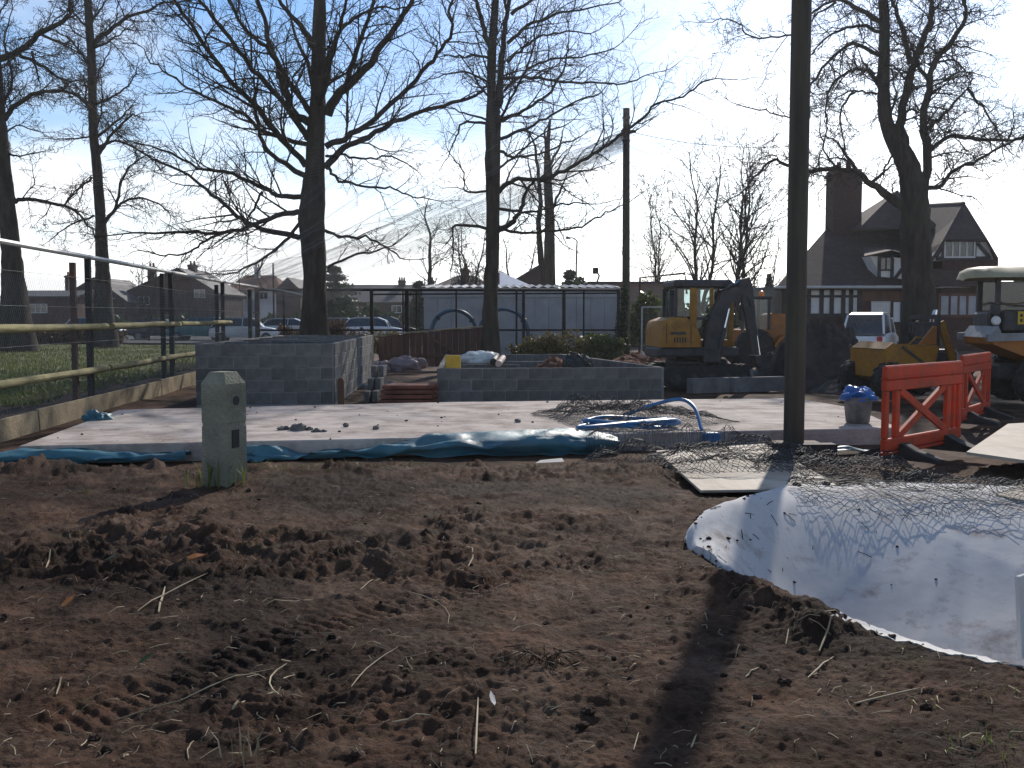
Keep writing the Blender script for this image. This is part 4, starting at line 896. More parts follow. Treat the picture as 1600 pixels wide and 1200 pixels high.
traced_tree('bare tree with a forked straight trunk right of the hoarding', 33.5, Z3,
    [(440, 1530, 84), (445, 1250, 62), (450, 1100, 56), (455, 900, 56), (452, 700, 62), (455, 520, 66), (448, 400, 36), (448, 280, 36), (455, 130, 34), (465, 0, 28), (470, -300, 16)],
    [([(470, 470), (480, 400), (487, 280), (505, 120), (520, 0), (540, -250)], 36, .05), ([(445, 200), (410, 100), (390, 0), (370, -140)], 26), ([(478, 800), (510, 770), (560, 745), (650, 750), (750, 710), (850, 660), (920, 610), (980, 570), (1090, 480), (1140, 430), (1250, 400), (1330, 340)], 22, .1), ([(475, 960), (540, 920), (570, 870), (600, 790), (640, 750)], 26, .1), ([(480, 945), (550, 970), (680, 965), (800, 950), (900, 900), (980, 860)], 14),
     ([(485, 630), (540, 650), (640, 645), (720, 610), (800, 580)], 14), ([(490, 505), (580, 460), (660, 410), (720, 340), (760, 250), (770, 170)], 16), ([(490, 325), (620, 320), (740, 340), (900, 345), (1000, 350), (1100, 310)], 15), ([(485, 580), (600, 530), (700, 480), (800, 420), (900, 390)], 15), ([(430, 515), (330, 510), (300, 570), (275, 630)], 12), ([(430, 795), (340, 800), (330, 720), (290, 660)], 10), ([(435, 955), (300, 940), (285, 1000), (285, 1100)], 14), ([(428, 500), (350, 475), (280, 450)], 10), ([(435, 240), (340, 230), (240, 235)], 12), ([(480, 870), (560, 880), (640, 880), (740, 850), (860, 850)], 14),
     ([(515, 180), (600, 110), (720, 60), (820, 40), (980, 10)], 16), ([(515, 260), (580, 200), (660, 150), (760, 130), (860, 140)], 13), ([(500, 380), (600, 290), (700, 250), (830, 240), (960, 200)], 13), ([(480, 700), (560, 640), (660, 560), (760, 520)], 11), ([(530, 60), (620, 0), (740, -60)], 18), ([(440, 350), (330, 300), (230, 320)], 11), ([(450, 600), (470, 450), (430, 300), (380, 120)], 14, 1.1), ([(460, 560), (520, 420), (600, 260), (640, 100)], 14, -1.0)], 17, hab=dict(den=(0, 3.3, 4.4, 4.8), len=(0, .9, .66, .55), rmin=.0055, up=(.03, .03, .02, .01)))
traced_tree('gnarled beech with three rising stems in front of the house', 40, Z4,
    [(1030, 1620, 170), (1000, 1300, 138), (990, 1060, 130), (985, 900, 122), (950, 760, 100), (885, 650, 72), (850, 550, 62), (842, 420, 56), (845, 250, 50), (845, 100, 46), (840, -20, 42), (830, -350, 20)],
    [([(940, 680), (920, 560), (950, 440), (985, 300), (1030, 180), (1065, 80), (1065, -20), (1050, -250)], 50, .1), ([(1030, 900), (1045, 700), (1022, 580), (1050, 440), (1060, 370), (1085, 290), (1190, 150), (1230, 70), (1215, 0)], 46, -.1), ([(960, 990), (840, 900), (750, 830), (700, 775)], 52, -.15), ([(735, 815), (640, 790), (520, 800), (460, 800), (380, 770), (330, 750), (250, 820), (200, 880)], 26, -.1), ([(970, 300), (930, 150), (900, 50), (885, 0), (870, -150)], 30), ([(1055, 380), (1010, 310), (985, 250), (960, 190)], 22, 0),
     ([(822, 400), (780, 340), (740, 280)], 26), ([(800, 350), (740, 325), (680, 335), (600, 390), (570, 500), (575, 600), (560, 690)], 18), ([(825, 260), (700, 205), (600, 270), (520, 370), (490, 450), (495, 550)], 20), ([(825, 150), (740, 120), (650, 140), (560, 190), (500, 260)], 18), ([(828, 100), (700, 30), (640, 0), (560, 20), (480, 80)], 24), ([(810, 440), (720, 425), (640, 450), (590, 490)], 12), ([(1045, 605), (1120, 540), (1235, 415)], 26), ([(1235, 415), (1300, 500), (1385, 630), (1400, 720)], 14, .2), ([(1055, 710), (1150, 645), (1290, 655), (1420, 655), (1500, 640), (1600, 560)], 22), ([(1030, 885), (1110, 870), (1170, 800), (1290, 750), (1430, 670), (1520, 640)], 24),
     ([(780, 860), (850, 800), (890, 770)], 18), ([(700, 770), (650, 700), (600, 650), (560, 640)], 16), ([(640, 790), (600, 760), (560, 690), (545, 580)], 14), ([(860, 560), (900, 460), (880, 330)], 14), ([(700, 430), (640, 520), (650, 640), (670, 740)], 12), ([(1050, 300), (1150, 280), (1220, 320), (1250, 400)], 12), ([(460, 150), (380, 170), (260, 180), (190, 150), (170, 110), (90, 90), (40, 105)], 10), ([(480, 550), (380, 545), (290, 520), (160, 490)], 9), ([(1000, 420), (920, 350), (880, 300)], 14, .8), ([(1100, 230), (1180, 210), (1290, 240)], 12), ([(620, 10), (540, 60), (480, 130)], 12), ([(900, 700), (850, 780), (840, 830)], 12)], 27,
    hab=dict(wob=(.3, .34, .36, .38), up=(-.07, -.06, -.03, 0), den=(0, 4.6, 5.6, 6.0), len=(0, .9, .66, .5), rmin=.0075, spread=(.8, .9, .95, 1.0)))
traced_tree('bare tree at the left edge behind the timber rails', 44, Z1,
    [(75, 1660, 160), (60, 1300, 100), (50, 1150, 84), (32, 950, 72), (18, 760, 60), (8, 600, 46), (-6, 420, 40), (-20, 200, 34), (-30, -100, 24), (-30, -400, 12)],
    [([(20, 560), (80, 490), (180, 435), (330, 430), (410, 490)], 28), ([(-20, 285), (90, 240), (180, 165), (300, 95), (325, 60), (330, -40)], 34), ([(90, 260), (180, 300), (300, 370), (410, 370)], 18), ([(60, 945), (130, 935), (300, 965), (380, 1010), (440, 1100)], 22), ([(150, 240), (190, 400)], 14), ([(190, 160), (300, 210), (400, 260)], 14), ([(40, 720), (90, 730), (200, 710)], 11), ([(0, 650), (80, 590), (200, 620)], 10), ([(-10, 400), (-100, 300), (-200, 260)], 22), ([(10, 700), (-90, 600), (-200, 560)], 18), ([(10, 500), (60, 380), (20, 200), (60, 40)], 16, .9), ([(300, 965), (350, 900), (420, 830)], 10)], 37, hab=dict(wob=(.22, .27, .3, .34), up=(-.02, -.02, 0, 0), den=(0, 4.6, 5.6, 6.0), len=(0, .9, .65, .52), rmin=.0085))
traced_tree('tall slim-trunked bare tree second from the left edge', 50, Z1,
    [(490, 1625, 110), (482, 1330, 72), (478, 1200, 60), (470, 1000, 48), (455, 800, 44), (437, 600, 38), (430, 300, 36), (412, 0, 34), (405, -250, 24), (400, -500, 12)],
    [([(488, 1045), (540, 980), (560, 900), (590, 800), (660, 740)], 20), ([(540, 980), (600, 935), (720, 940), (800, 1010)], 15), ([(465, 720), (510, 650), (600, 550), (640, 540)], 17), ([(455, 640), (560, 560), (620, 490)], 15), ([(440, 490), (520, 460), (600, 400), (640, 320)], 14), ([(440, 205), (520, 140), (600, 80), (700, 50), (750, 15), (840, 10)], 22), ([(440, 225), (520, 190), (600, 130)], 14), ([(430, 830), (370, 890), (300, 960)], 13), ([(430, 490), (360, 440), (300, 380)], 14), ([(430, 330), (380, 250), (330, 190), (250, 130)], 14), ([(420, 120), (460, 60), (500, 0)], 16), ([(440, 1010), (360, 1040), (290, 1080), (230, 1130)], 11), ([(445, 640), (350, 650), (230, 650)], 10), ([(450, 700), (540, 660), (660, 710), (760, 760)], 14), ([(420, 150), (350, 60), (310, -40)], 14), ([(430, 420), (470, 330), (520, 220)], 12), ([(435, 560), (400, 450), (430, 300), (400, 150)], 12, 1), ([(440, 640), (480, 500), (470, 350)], 12, -1)], 47, hab=dict(wob=(.2, .26, .3, .34), up=(-.015, -.03, -.02, 0), den=(0, 4.8, 5.6, 6.0), len=(0, .95, .66, .52), rmin=.0085))
traced_tree('pollarded bare tree with upright stubs behind the pale shed', 52, Z3,
    [(690, 1270, 60), (690, 1100, 46), (690, 900, 40), (680, 700, 30), (682, 600, 20), (692, 500, 10)],
    [([(670, 1180), (648, 1000), (650, 850), (642, 700), (630, 610)], 30, .1), ([(698, 880), (740, 780), (770, 710)], 14), ([(685, 700), (730, 610), (745, 545)], 13), ([(680, 640), (670, 560), (690, 505)], 14), ([(690, 760), (740, 680), (770, 630)], 12), ([(645, 800), (610, 720), (600, 650)], 10)], 57, hab=dict(den=(0, 1.4, 1.6, 1.6), len=(0, .4, .4, .3)))
def wild_tree(label, px, d, ht, stems, r0, seed, hab={}, spread=.25, group='background bare trees', z0=0):
    k = dict(HAB); k.update(rmin=.0105, max=3, den=(0, 2.8, 3.4, 3.6)); k.update(hab); T = Tree(seed); R_ = T.r
    root = thing('bare_tree', label, 'tree', (at(px, 500, d).x, d, z0), 0, group); b = Vector(root.location)
    for s_ in range(stems):
        a = R_.uniform(0, 6.28); sp = spread*R_.uniform(.4, 1)*(1 if stems > 1 else .3); pts = [tuple(b)]; n = 8
        dx, dy = math.cos(a)*sp, math.sin(a)*sp
        for i in range(1, n+1):
            t = i/n; pts.append((b.x+dx*ht*t+R_.gauss(0, .012)*ht, b.y+dy*ht*t+R_.gauss(0, .012)*ht, b.z+ht*t))
        Pl = resample(pts, 3); limb_mesh(Pl, r0, max(.012, r0*.12), 7, .08, seed, 'trunk', root)
        T.kids([tuple(p) for p in Pl], list(np.linspace(r0, r0*.12, len(Pl))), ht*1.25, 1, k, .22)
    T.build(root)
birch = dict(spread=(.6, .6, .75, .85), up=(.05, .05, .0, -.02), len=(0, 1.05, .62, .45), den=(0, 2.0, 2.6, 3.0))
wild_tree('slender two-stemmed bare tree between the poles', 1098, 62, 11.4, 2, .17, 61, birch, .1)
wild_tree('bare tree with ascending twigs left of the tall pole', 1148, 58, 11.0, 3, .15, 62, birch, .16)
wild_tree('wispy birch just right of the slender pole', 1030, 60, 9.0, 2, .085, 63, birch, .14)
wild_tree('small round-headed bare tree left of the forked trunk', 677, 70, 9.6, 1, .26, 64, dict(spread=(.8, .85, .9, .9)), .2)
wild_tree('bare tree in the gap left of the forked trunk', 735, 74, 8.4, 3, .15, 65, {}, .25)
wild_tree('broad bare tree low behind the white roof slope', 808, 85, 8.0, 3, .2, 66, dict(spread=(.9, .9, .9, .9)), .35)
wild_tree('distant bare tree behind the digger cab', 1195, 80, 8, 2, .12, 67, birch, .2)
wild_tree('shrubby bare tree in front of the left houses', 232, 66, 4.6, 3, .07, 68, {}, .35)
# evergreens and hedges
def bush(name, label, cat, c, rad, n, size, m, seed, clumps=16, lump=.42, group=None):
    rng = np.random.RandomState(seed); P = blob_pts(n, (0, 0, rad[2]), rad, rng, clumps, lump); P[:, 2] = np.maximum(P[:, 2], .02); v, f = leaves(n, size, P, rng)
    root = thing(name, label, cat, c, 0, group); o = link('foliage', fast_mesh('foliage', v, f), m, root); o['kind'] = 'stuff'
    R_ = random.Random(seed); mb = MB()
    for i in range(7): q = P[R_.randrange(n)]; mb.tube([(R_.gauss(0, .1*rad[0]), 0, -.05), (q[0]*.5, q[1]*.5, q[2]*.55), tuple(q)], [.035, .02, .008], 4)
    mb.build('stem', 'twig', root); return root
def conifer(label, px, d, ht, r, seed, tiers=12, n=5000, m='leaf_dark', droop=.25, name='conifer'):
    rng = np.random.RandomState(seed); t = rng.rand(n); tier = np.floor(t*tiers)/tiers; a = rng.rand(n)*2*np.pi; ar = rng.rand(n)**.6
    lob = 1+.35*np.sin(a*5+tier*40)+.2*np.sin(a*9+tier*17); rad = r*(1-tier)**.8*ar*lob*.8; z = ht*(.08+.92*(tier+rng.rand(n)/tiers*.7))-droop*rad+rng.normal(size=n)*.05
    v, f = leaves(n, np.full(n, .02*ht+.06), np.stack([rad*np.cos(a), rad*np.sin(a), z], -1), rng, .35)
    root = thing(name, label, 'tree', (at(px, 500, d).x, d, 0)); o = link('foliage', fast_mesh('foliage', v, f), m, root); o['kind'] = 'stuff'
    MB().tube([(0, 0, -.1), (0, 0, ht*.5), (0, 0, ht*.98)], [.03*ht, .02*ht, .005], 7).build('trunk', 'twig', root)
conifer('spreading dark cedar beyond the big fanned tree', 522, 80, 5.6, 3.6, 71, 9, 5200, droop=.05)
conifer('dark pointed evergreen behind the pale shed', 890, 66, 4.7, 1.7, 72, 7, 4200)
conifer('smaller dark evergreen at the shed roof end', 905, 70, 4.4, 1.6, 73, 7, 3000)
conifer('small dark conical evergreen left of the tall pole', 1201, 70, 4.5, .9, 74, 14, 3500)
conifer('dark evergreen low left of the forked trunk', 655, 82, 4.6, 2.2, 75, 7, 3500)
bush('laurel_bush', 'glossy laurel bush behind the slender pole', 'bush', (at(1015, 500, 41).x, 41, 0), (1.15, .7, 1.25), 4200, 0.11, 'leaf_laurel', 81)
bush('laurel_bush', 'dark laurel bush beside the digger cab', 'bush', (at(1052, 500, 43).x, 43, 0), (.9, .7, 1.15), 2600, 0.11, 'leaf_laurel', 82)
bush('ivy_mass', 'ivy growing over the fence end by the slender pole', 'ivy', (at(972, 500, 37.2).x, 37.2, 0), (.28, .25, 1.35), 2600, .055, 'leaf_dark', 83)
for i, (px, w_, h_, lb) in enumerate(((820, .8, .42, 'low yellowing shrub right of the forked trunk'), (852, .75, .5, 'yellowing shrub in the middle of the fence planting'), (890, .8, .55, 'yellowish leafy shrub below the shed wall'), (930, .7, .62, 'taller green shrub near the fence end'), (957, .5, .5, 'small shrub beside the ivy'))):
    bush('shrub', lb, 'shrub', (at(px, 500, 35.6).x, 35.6, 0), (w_, .45, h_), 1500, .055, 'leaf_yellow' if i < 3 else 'leaf_laurel', 90+i)
for i, (px, d, w_, h_, m, lb) in enumerate(((527, 39, .9, .85, 'leaf_brown', 'brown-leaved bush just right of the big trunk'), (575, 40, 1.0, .55, 'leaf_yellow', 'low yellow-green bush in front of the parked cars'), (452, 40, .8, .6, 'leaf_brown', 'brown bush left of the big trunk'), (612, 39, .7, .5, 'leaf_yellow', 'yellow-green bush left of the thick fence post'))):
    bush('shrub', lb, 'shrub', (at(px, 500, d).x, d, 0), (w_, .5, h_), 1500, .06, m, 100+i)
def hedge(label, x0, x1, d, h, m, seed, size=.13, n=4000, name='hedge'):
    rng = np.random.RandomState(seed); P = np.stack([x0+(x1-x0)*rng.rand(n), d+rng.normal(size=n)*.45, h*rng.rand(n)**.7], -1); P[:, 2] *= .8+.25*fbm(P[:, 0]*.7+seed, P[:, 0]*.1, 3)
    v, f = leaves(n, np.full(n, size), P, rng); root = thing(name, label, 'hedge'); o = link('foliage', fast_mesh(name, v, f), m, root); o['kind'] = 'stuff'
    MB().box(x0, x1, d-.12, d+.12, 0, h*.62).build('stem_mass', 'twig', root)
X_ = lambda px, d: at(px, 500, d).x
hedge('brown clipped hedge along the far side of the lawn', X_(-60, 57), X_(190, 57), 57, 1.15, 'leaf_brown', 111)
hedge('dark hedge behind the parked cars on the left', X_(180, 92), X_(470, 92), 92, 1.8, 'leaf_dark', 112, .2)
hedge('dark hedge beyond the cars in the middle', X_(490, 95), X_(720, 95), 95, 2.9, 'leaf_dark', 113, .22, 5000)
hedge('dark green hedge behind the digger', X_(1040, 48), X_(1260, 48), 48, 2.3, 'leaf_laurel', 114, .12, 5000)
hedge('evergreen hedge at the right edge beyond the house', X_(1535, 62), X_(1800, 62), 62, 4.9, 'leaf_laurel', 115, .16, 6000)
hedge('far line of dark shrubs closing the left horizon', X_(-300, 150), X_(480, 150), 150, 4.0, 'leaf_dark', 116, .4, 6000)
hedge('far line of dark shrubs closing the right horizon', X_(640, 150), X_(2000, 150), 150, 4.2, 'leaf_dark', 117, .4, 8000)
# ================================================================== HOUSES
def gpoly(mb, pts, t=.12, n=None):
    p = [Vector(q) for q in pts]
    nn = (p[1]-p[0]).cross(p[2]-p[0]).normalized() if n is None else Vector(n)
    if n is None and nn.z > 0: nn = -nn
    return mb.poly(p, nn, t)
def window(root, x, z, w_, h_, y, cols=2, rows=1, fm='frame_white', pm='dark_glass', t=.07):
    """a framed window on a wall facing the camera (towards -y), its panes as sub-parts"""
    fr = MB().box(x-w_/2-t, x+w_/2+t, y-.06, y, z+h_/2, z+h_/2+t).box(x-w_/2-t, x+w_/2+t, y-.08, y, z-h_/2-t, z-h_/2).box(x-w_/2-t, x-w_/2, y-.06, y, z-h_/2, z+h_/2).box(x+w_/2, x+w_/2+t, y-.06, y, z-h_/2, z+h_/2)
    for i in range(1, cols): c = x-w_/2+w_*i/cols; fr.box(c-t*.4, c+t*.4, y-.055, y, z-h_/2, z+h_/2)
    for j in range(1, rows): c = z-h_/2+h_*j/rows; fr.box(x-w_/2, x+w_/2, y-.05, y, c-t*.3, c+t*.3)
    f = fr.build('window', fm, root)
    for i in range(cols):
        for j in range(rows): MB().box(x-w_/2+w_*i/cols+.01, x-w_/2+w_*(i+1)/cols-.01, y-.02, y+.0, z-h_/2+h_*j/rows+.01, z-h_/2+h_*(j+1)/rows-.01).build('pane', pm, f)
    return f
def chimney(root, px0, px1, pyt, pyb, d, m='brick', depth=.9, pots=2):
    a = at(px0, pyt, d); b = at(px1, pyb, d); mb = MB().box(a.x, b.x, d, d+depth, b.z, a.z-.25).box(a.x-.08, b.x+.08, d-.08, d+depth+.08, a.z-.25, a.z-.1).box(a.x, b.x, d, d+depth, a.z-.1, a.z)
    c = mb.build('chimney', m, root)
    for i in range(pots): x = a.x+(b.x-a.x)*(i+.5)/pots; MB().lathe([(.13, a.z), (.1, a.z+.35), (.12, a.z+.38)], (x, d+depth/2, 0), 8).build('pot', 'tile_orange', c)
def simple_house(name, label, px0, px1, d, depth, eave_py, ridge_py, wallm, roofm, gable=True, ridge=None, hip=0, windows=(), chims=(), z0=0):
    """px0..px1 front wall; gable=True shows the gable end to the camera"""
    x0, x1 = X_(px0, d), X_(px1, d); ez = at(800, eave_py, d).z; rz = at(800, ridge_py, d).z; xm = (x0+x1)/2 if ridge is None else X_(ridge, d)
    root = thing(name, label, 'house', (0, 0, 0)); mb = MB().box(x0, x1, d, d+depth, z0-.2, ez); ov = .35
    if gable:
        mb.poly([(x0, d, ez), (x1, d, ez), (xm, d, rz-.1)], (0, 1, 0), depth); mb.build('wall', wallm, root)
        r = MB(); s0 = (rz-ez)/(xm-x0); s1 = (rz-ez)/(x1-xm)
        gpoly(r, [(x0-ov, d-ov, ez-ov*s0), (xm, d-ov, rz), (xm, d+depth+ov, rz), (x0-ov, d+depth+ov, ez-ov*s0)]); r.build('roof', roofm, root)
        r = MB(); gpoly(r, [(x1+ov, d-ov, ez-ov*s1), (xm, d-ov, rz), (xm, d+depth+ov, rz), (x1+ov, d+depth+ov, ez-ov*s1)]); r.build('roof', roofm, root)
    else:
        mb.build('wall', wallm, root); ym = d+depth/2; s = (rz-ez)/(depth/2); a, b = (x0-ov, x1+ov); h = hip
        r = MB(); gpoly(r, [(a, d-ov, ez-ov*s), (b, d-ov, ez-ov*s), (b-h, ym, rz), (a+h, ym, rz)]); r.build('roof', roofm, root)
        r = MB(); gpoly(r, [(a, d+depth+ov, ez-ov*s), (b, d+depth+ov, ez-ov*s), (b-h, ym, rz), (a+h, ym, rz)]); r.build('roof', roofm, root)
        r = MB()
        for e_, q in ((a, a+h), (b, b-h)): gpoly(r, [(e_, d-ov, ez-ov*s), (q, ym, rz), (e_, d+depth+ov, ez-ov*s)], .1)
        r.build('roof_end', roofm if hip else wallm, root)
    for (px, py, wpx, hpx, c) in windows:
        p = at(px, py, d); window(root, p.x, p.z, wpx*d/1600, hpx*d/1600, d-.01, c)
    for c in chims: chimney(root, *c)
    return root
simple_house('garage_block', 'long low dark garage block at the far left', 20, 118, 92, 8, 462, 452, 'brick', 'slate', False, windows=((60, 482, 26, 12, 3),), hip=0)
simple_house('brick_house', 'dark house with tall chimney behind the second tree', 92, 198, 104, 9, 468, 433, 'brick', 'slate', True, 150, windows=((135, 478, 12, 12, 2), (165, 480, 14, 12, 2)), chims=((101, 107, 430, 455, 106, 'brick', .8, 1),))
simple_house('brick_house', 'gabled brick house with two chimneys and a small pale window', 197, 342, 108, 10, 456, 418, 'brick', 'slate', True, 280, windows=((312, 459, 15, 11, 2), (225, 470, 16, 11, 2), (262, 500, 18, 14, 2)), chims=((230, 241, 416, 440, 110, 'brick', .9, 2), (293, 305, 413, 430, 112, 'brick', .9, 2)))
simple_house('tiled_house', 'far house with orange tiled roof and pale chimney', 352, 438, 135, 9, 452, 428, 'render_wall', 'tile_orange', False, windows=((380, 462, 12, 10, 2), (412, 462, 12, 10, 2)), hip=2.0, chims=((397, 405, 417, 434, 138, 'render_wall', .9, 2),))
simple_house('low_house', 'far low house with a steep grey gable left of the big trunk', 432, 470, 118, 9, 452, 433, 'brick', 'slate', True)
simple_house('terrace', 'dark terrace with long slate roof behind the middle cars', 505, 690, 118, 9, 470, 443, 'brick', 'slate', False, windows=((540, 483, 14, 10, 2), (580, 483, 14, 10, 2), (620, 483, 14, 10, 2), (660, 483, 14, 10, 2)), hip=1.0, chims=((622, 633, 438, 446, 122, 'brick', .8, 3), (672, 678, 438, 446, 122, 'brick', .8, 1)))
simple_house('bungalow', 'bungalow with red chimney left of the forked trunk', 672, 775, 76, 8, 450, 427, 'brick', 'tile', False, hip=2.2, chims=((720, 733, 420, 442, 78, 'clay', .8, 1),), windows=((700, 468, 16, 12, 2),))
simple_house('bungalow', 'house with a bright sunlit roof slope right of the forked trunk', 782, 872, 80, 7, 450, 412, 'brick', 'tile', True, 845, windows=((815, 468, 16, 12, 2),))
root = thing('lean_to_roof', 'bright smooth sloping roof catching the sun right of the trunk', 'roof', (0, 0, 0))
a, b = at(776, 447, 70), at(830, 446, 70); c_ = at(778, 423, 74.2)
mb = MB(); gpoly(mb, [a, b, c_], .1); mb.build('sheeting', 'slate_wet', root)
for (p, q) in ((at(779, 426, 70.3), at(779, 520, 70.3)), (at(826, 447, 70.3), at(826, 520, 70.3))): MB().bar(p, (q.x, q.y, 0), .15, .15).build('post', 'beam', root)
mb = MB().poly([(a.x, 70.4, 0), (b.x, 70.4, 0), (b.x, 70.4, b.z-.1), (a.x, 70.4, a.z-.1)], (0, 1, 0), .2); mb.build('wall', 'wall_beige', root)
# pale shed with clear corrugated roof edge
root = thing('pale_shed', 'long pale shed with scalloped roof edge behind the wire fence', 'shed', (0, 0, 0)); d = 42.5; x0, x1 = X_(662, d), X_(966, d); zt = at(800, 449, d).z
n = 14
for i in range(n): xa = x0+(x1-x0)*i/n; MB().box(xa+.008, xa+(x1-x0)/n-.008, d, d+.08, 0, zt-.06).build('wall_panel', 'shed_wall', root)
MB().box(x0+.02, x1-.02, d+.1, d+5, 0, zt-.12).build('core', 'shed_wall', root); MB().box(x0-.05, x1+.05, d-.06, d-.004, zt-.40, zt-.04).build('fascia', 'shed_wall', root)
V = []; nu = 400; u = np.linspace(x0-.1, x1+.1, nu); zz = .035*np.cos((u-x0)*2*np.pi/.38); V = np.concatenate([np.stack([u, 0*u+d-.2, zt+.01+zz], -1), np.stack([u, 0*u+d+5.2, zt+.25+zz], -1)]); i = np.arange(nu-1)
link('roof_sheet', fast_mesh('roof_sheet', V, np.stack([i, i+1, i+1+nu, i+nu], -1), True), 'clear_sheet', root)
root = thing('flat_building', 'low flat-roofed brown building right of the pale shed', 'building', (0, 0, 0)); d = 58; MB().box(X_(922, d), X_(1062, d), d, d+8, 0, at(800, 443, d).z).build('wall', 'brick_pale', root); MB().box(X_(918, d), X_(1066, d), d-.3, d+8.3, at(800, 443, d).z, at(800, 440, d).z).build('roof', 'slate', root)
p = at(933, 440, 58); root = thing('floodlight', 'small floodlight on the flat roof right of the shed', 'lamp', (p.x, 58.4, p.z)); MB().tube([(0, 0, -.1), (.15, 0, .35), (0, 0, .6)], .05, 6).build('bracket', 'black', root); MB().box(-.22, .1, -.12, .12, .45, .8, .03).build('head', 'black', root)
p = at(900, 500, 72); root = thing('street_lamp', 'thin street lamp rising behind the evergreens', 'street lamp', (p.x, 72, 0)); MB().tube([(0, 0, 0), (0, 0, 5.2), (.05, 0, 6.9)], [.07, .06, .05], 7).build('column', 'black_metal', root); MB().tube([(.05, 0, 6.9), (-.25, 0, 7.1), (-.5, 0, 7.1)], .04, 6).build('arm', 'black_metal', root); MB().box(-.75, -.4, -.1, .1, 7.02, 7.14, .03).build('lantern', 'black_metal', root)
p = at(428, 500, 90); one('lamp_column', 'thin dark column left of the big trunk', 'pole', MB().tube([(0, 0, 0), (0, 0, 6.3)], [.1, .07], 7), 'black_metal', loc=(p.x, 90, 0))
root = thing('frame_gantry', 'thin pipe gantry standing above the digger', 'frame', (0, 0, 0)); a, b = at(1000, 434, 45), at(1070, 427, 45)
MB().tube([(a.x, 45, 0), tuple(a), tuple(b), (b.x+.1, 45, b.z-.9)], .05, 6).build('pipe', 'rust', root)
root = thing('beige_wall', 'low beige wall with coping behind the digger', 'wall', (0, 0, 0)); d = 52; MB().box(X_(1165, d), X_(1262, d), d, d+.3, 0, at(800, 452, d).z).build('wall', 'wall_beige', root); MB().box(X_(1163, d), X_(1264, d), d-.08, d+.38, at(800, 452, d).z, at(800, 449, d).z).build('coping', 'mortar', root)
root = thing('mesh_gate', 'galvanised mesh gate panel between the slender pole and the digger', 'gate', (0, 0, 0)); d = 39.5; a, b = at(1003, 480, d), at(1062, 545, d)
for (p, q) in (((a.x, 0), (a.x, a.z)), ((b.x, 0), (b.x, a.z)), ((a.x, a.z), (b.x, a.z)), ((a.x, .1), (b.x, .1))): MB().tube([(p[0], d, p[1]), (q[0], d, q[1])], .03, 6).build('frame_tube', 'galv', root)
v, f = mesh_wires(lambda u, v: np.stack([a.x+u, 0*u+d, .1+v], -1), b.x-a.x, a.z-.1, .08, .003, 1, 3, 1.4); o = link('mesh_infill', fast_mesh('mesh_infill', v, f), 'wire', root); o['kind'] = 'stuff'
# ---- the timbered house on the right
D = 50.0
root = thing('timbered_house', 'timber-framed house with steep tiled roofs and tall brick chimney', 'house', (0, 0, 0))
q = lambda px, py, d=D: at(px, py, d)
ez = q(800, 447).z
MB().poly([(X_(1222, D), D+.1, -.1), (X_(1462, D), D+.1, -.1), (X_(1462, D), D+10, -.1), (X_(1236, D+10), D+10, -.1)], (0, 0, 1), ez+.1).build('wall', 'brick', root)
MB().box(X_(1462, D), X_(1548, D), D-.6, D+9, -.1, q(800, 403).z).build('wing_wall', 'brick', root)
rf = MB()
e0, e1 = q(1212, 449, D-.5), q(1470, 449, D-.5)
rl, rr_ = q(1296, 352, D+5), q(1420, 350, D+5)
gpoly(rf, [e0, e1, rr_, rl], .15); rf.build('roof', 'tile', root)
rf = MB(); eb = X_(1226, D+10.5); gpoly(rf, [e0, rl, (eb, D+10.5, e0.z)], .15); gpoly(rf, [(eb, D+10.5, e0.z), (e1.x, D+10.5, e1.z), rr_, rl], .15); rf.build('roof', 'tile', root)
ap = q(1402, 297, D+5); rf = MB(); b0, b1 = q(1342, 357, D+2.4), q(1470, 357, D+2.4); k0, k1 = Vector((b0.x, D+9, b0.z)), Vector((b1.x, D+9, b1.z))
for t in ((b0, b1, ap), (b1, k1, ap), (k1, k0, ap), (k0, b0, ap)): gpoly(rf, t, .12)
rf.build('upper_roof', 'tile', root)
# right wing, half-hipped gable towards the camera
g0, g1 = q(1474, 374, D-.9), q(1543, 374, D-.9); rd, rb_ = q(1506, 315, D+1.6), q(1452, 318, D+6)
fl_, fr_ = q(1432, 441, D-.9), q(1560, 403, D-.9)
rf = MB(); gpoly(rf, [g0, g1, rd], .12); rf.build('wing_roof', 'tile', root)
rf = MB(); gpoly(rf, [fl_, g0, rd, rb_, (fl_.x-.3, D+8, fl_.z)], .12); gpoly(rf, [g1, fr_, (fr_.x+.2, D+8, fr_.z), rb_, rd], .12); rf.build('wing_roof', 'tile', root)
gw = MB().poly([q(1452, 408, D-.62), q(1552, 405, D-.62), q(1541, 374, D-.62), q(1476, 374, D-.62)], (0, 1, 0), .3); gw.build('gable_panel', 'render_wall', root)
def beam(a, b, w_=.16, d=D-.66, parent=root): MB().bar((*q(*a, d),) if False else q(*a, d), q(*b, d), .08, w_, up=(0, 1, 0)).build('beam', 'beam', parent)
def vbeam(px, y0, y1, d, w_=.16): 
    a, b = q(px, y0, d), q(px, y1, d); MB().box(a.x-w_/2, a.x+w_/2, d-.05, d, b.z, a.z).build('beam', 'beam', root)
def hbeam(x0, x1, py, d, w_=.16):
    a, b = q(x0, py, d), q(x1, py, d); MB().box(a.x, b.x, d-.07, d-.012, a.z-w_/2, a.z+w_/2).build('beam', 'beam', root)
for px in (1474, 1523): vbeam(px, 376, 403, D-.63)
hbeam(1462, 1548, 404, D-.63, .2); hbeam(1476, 1541, 375.5, D-.63)
for (a, b) in (((1463, 402), (1474, 380)), ((1528, 380), (1546, 402))):
    pa, pb = q(*a, D-.7), q(*b, D-.7); MB().bar(pa, pb, .15, .06, up=(0, 1, 0)).build('brace', 'beam', root)
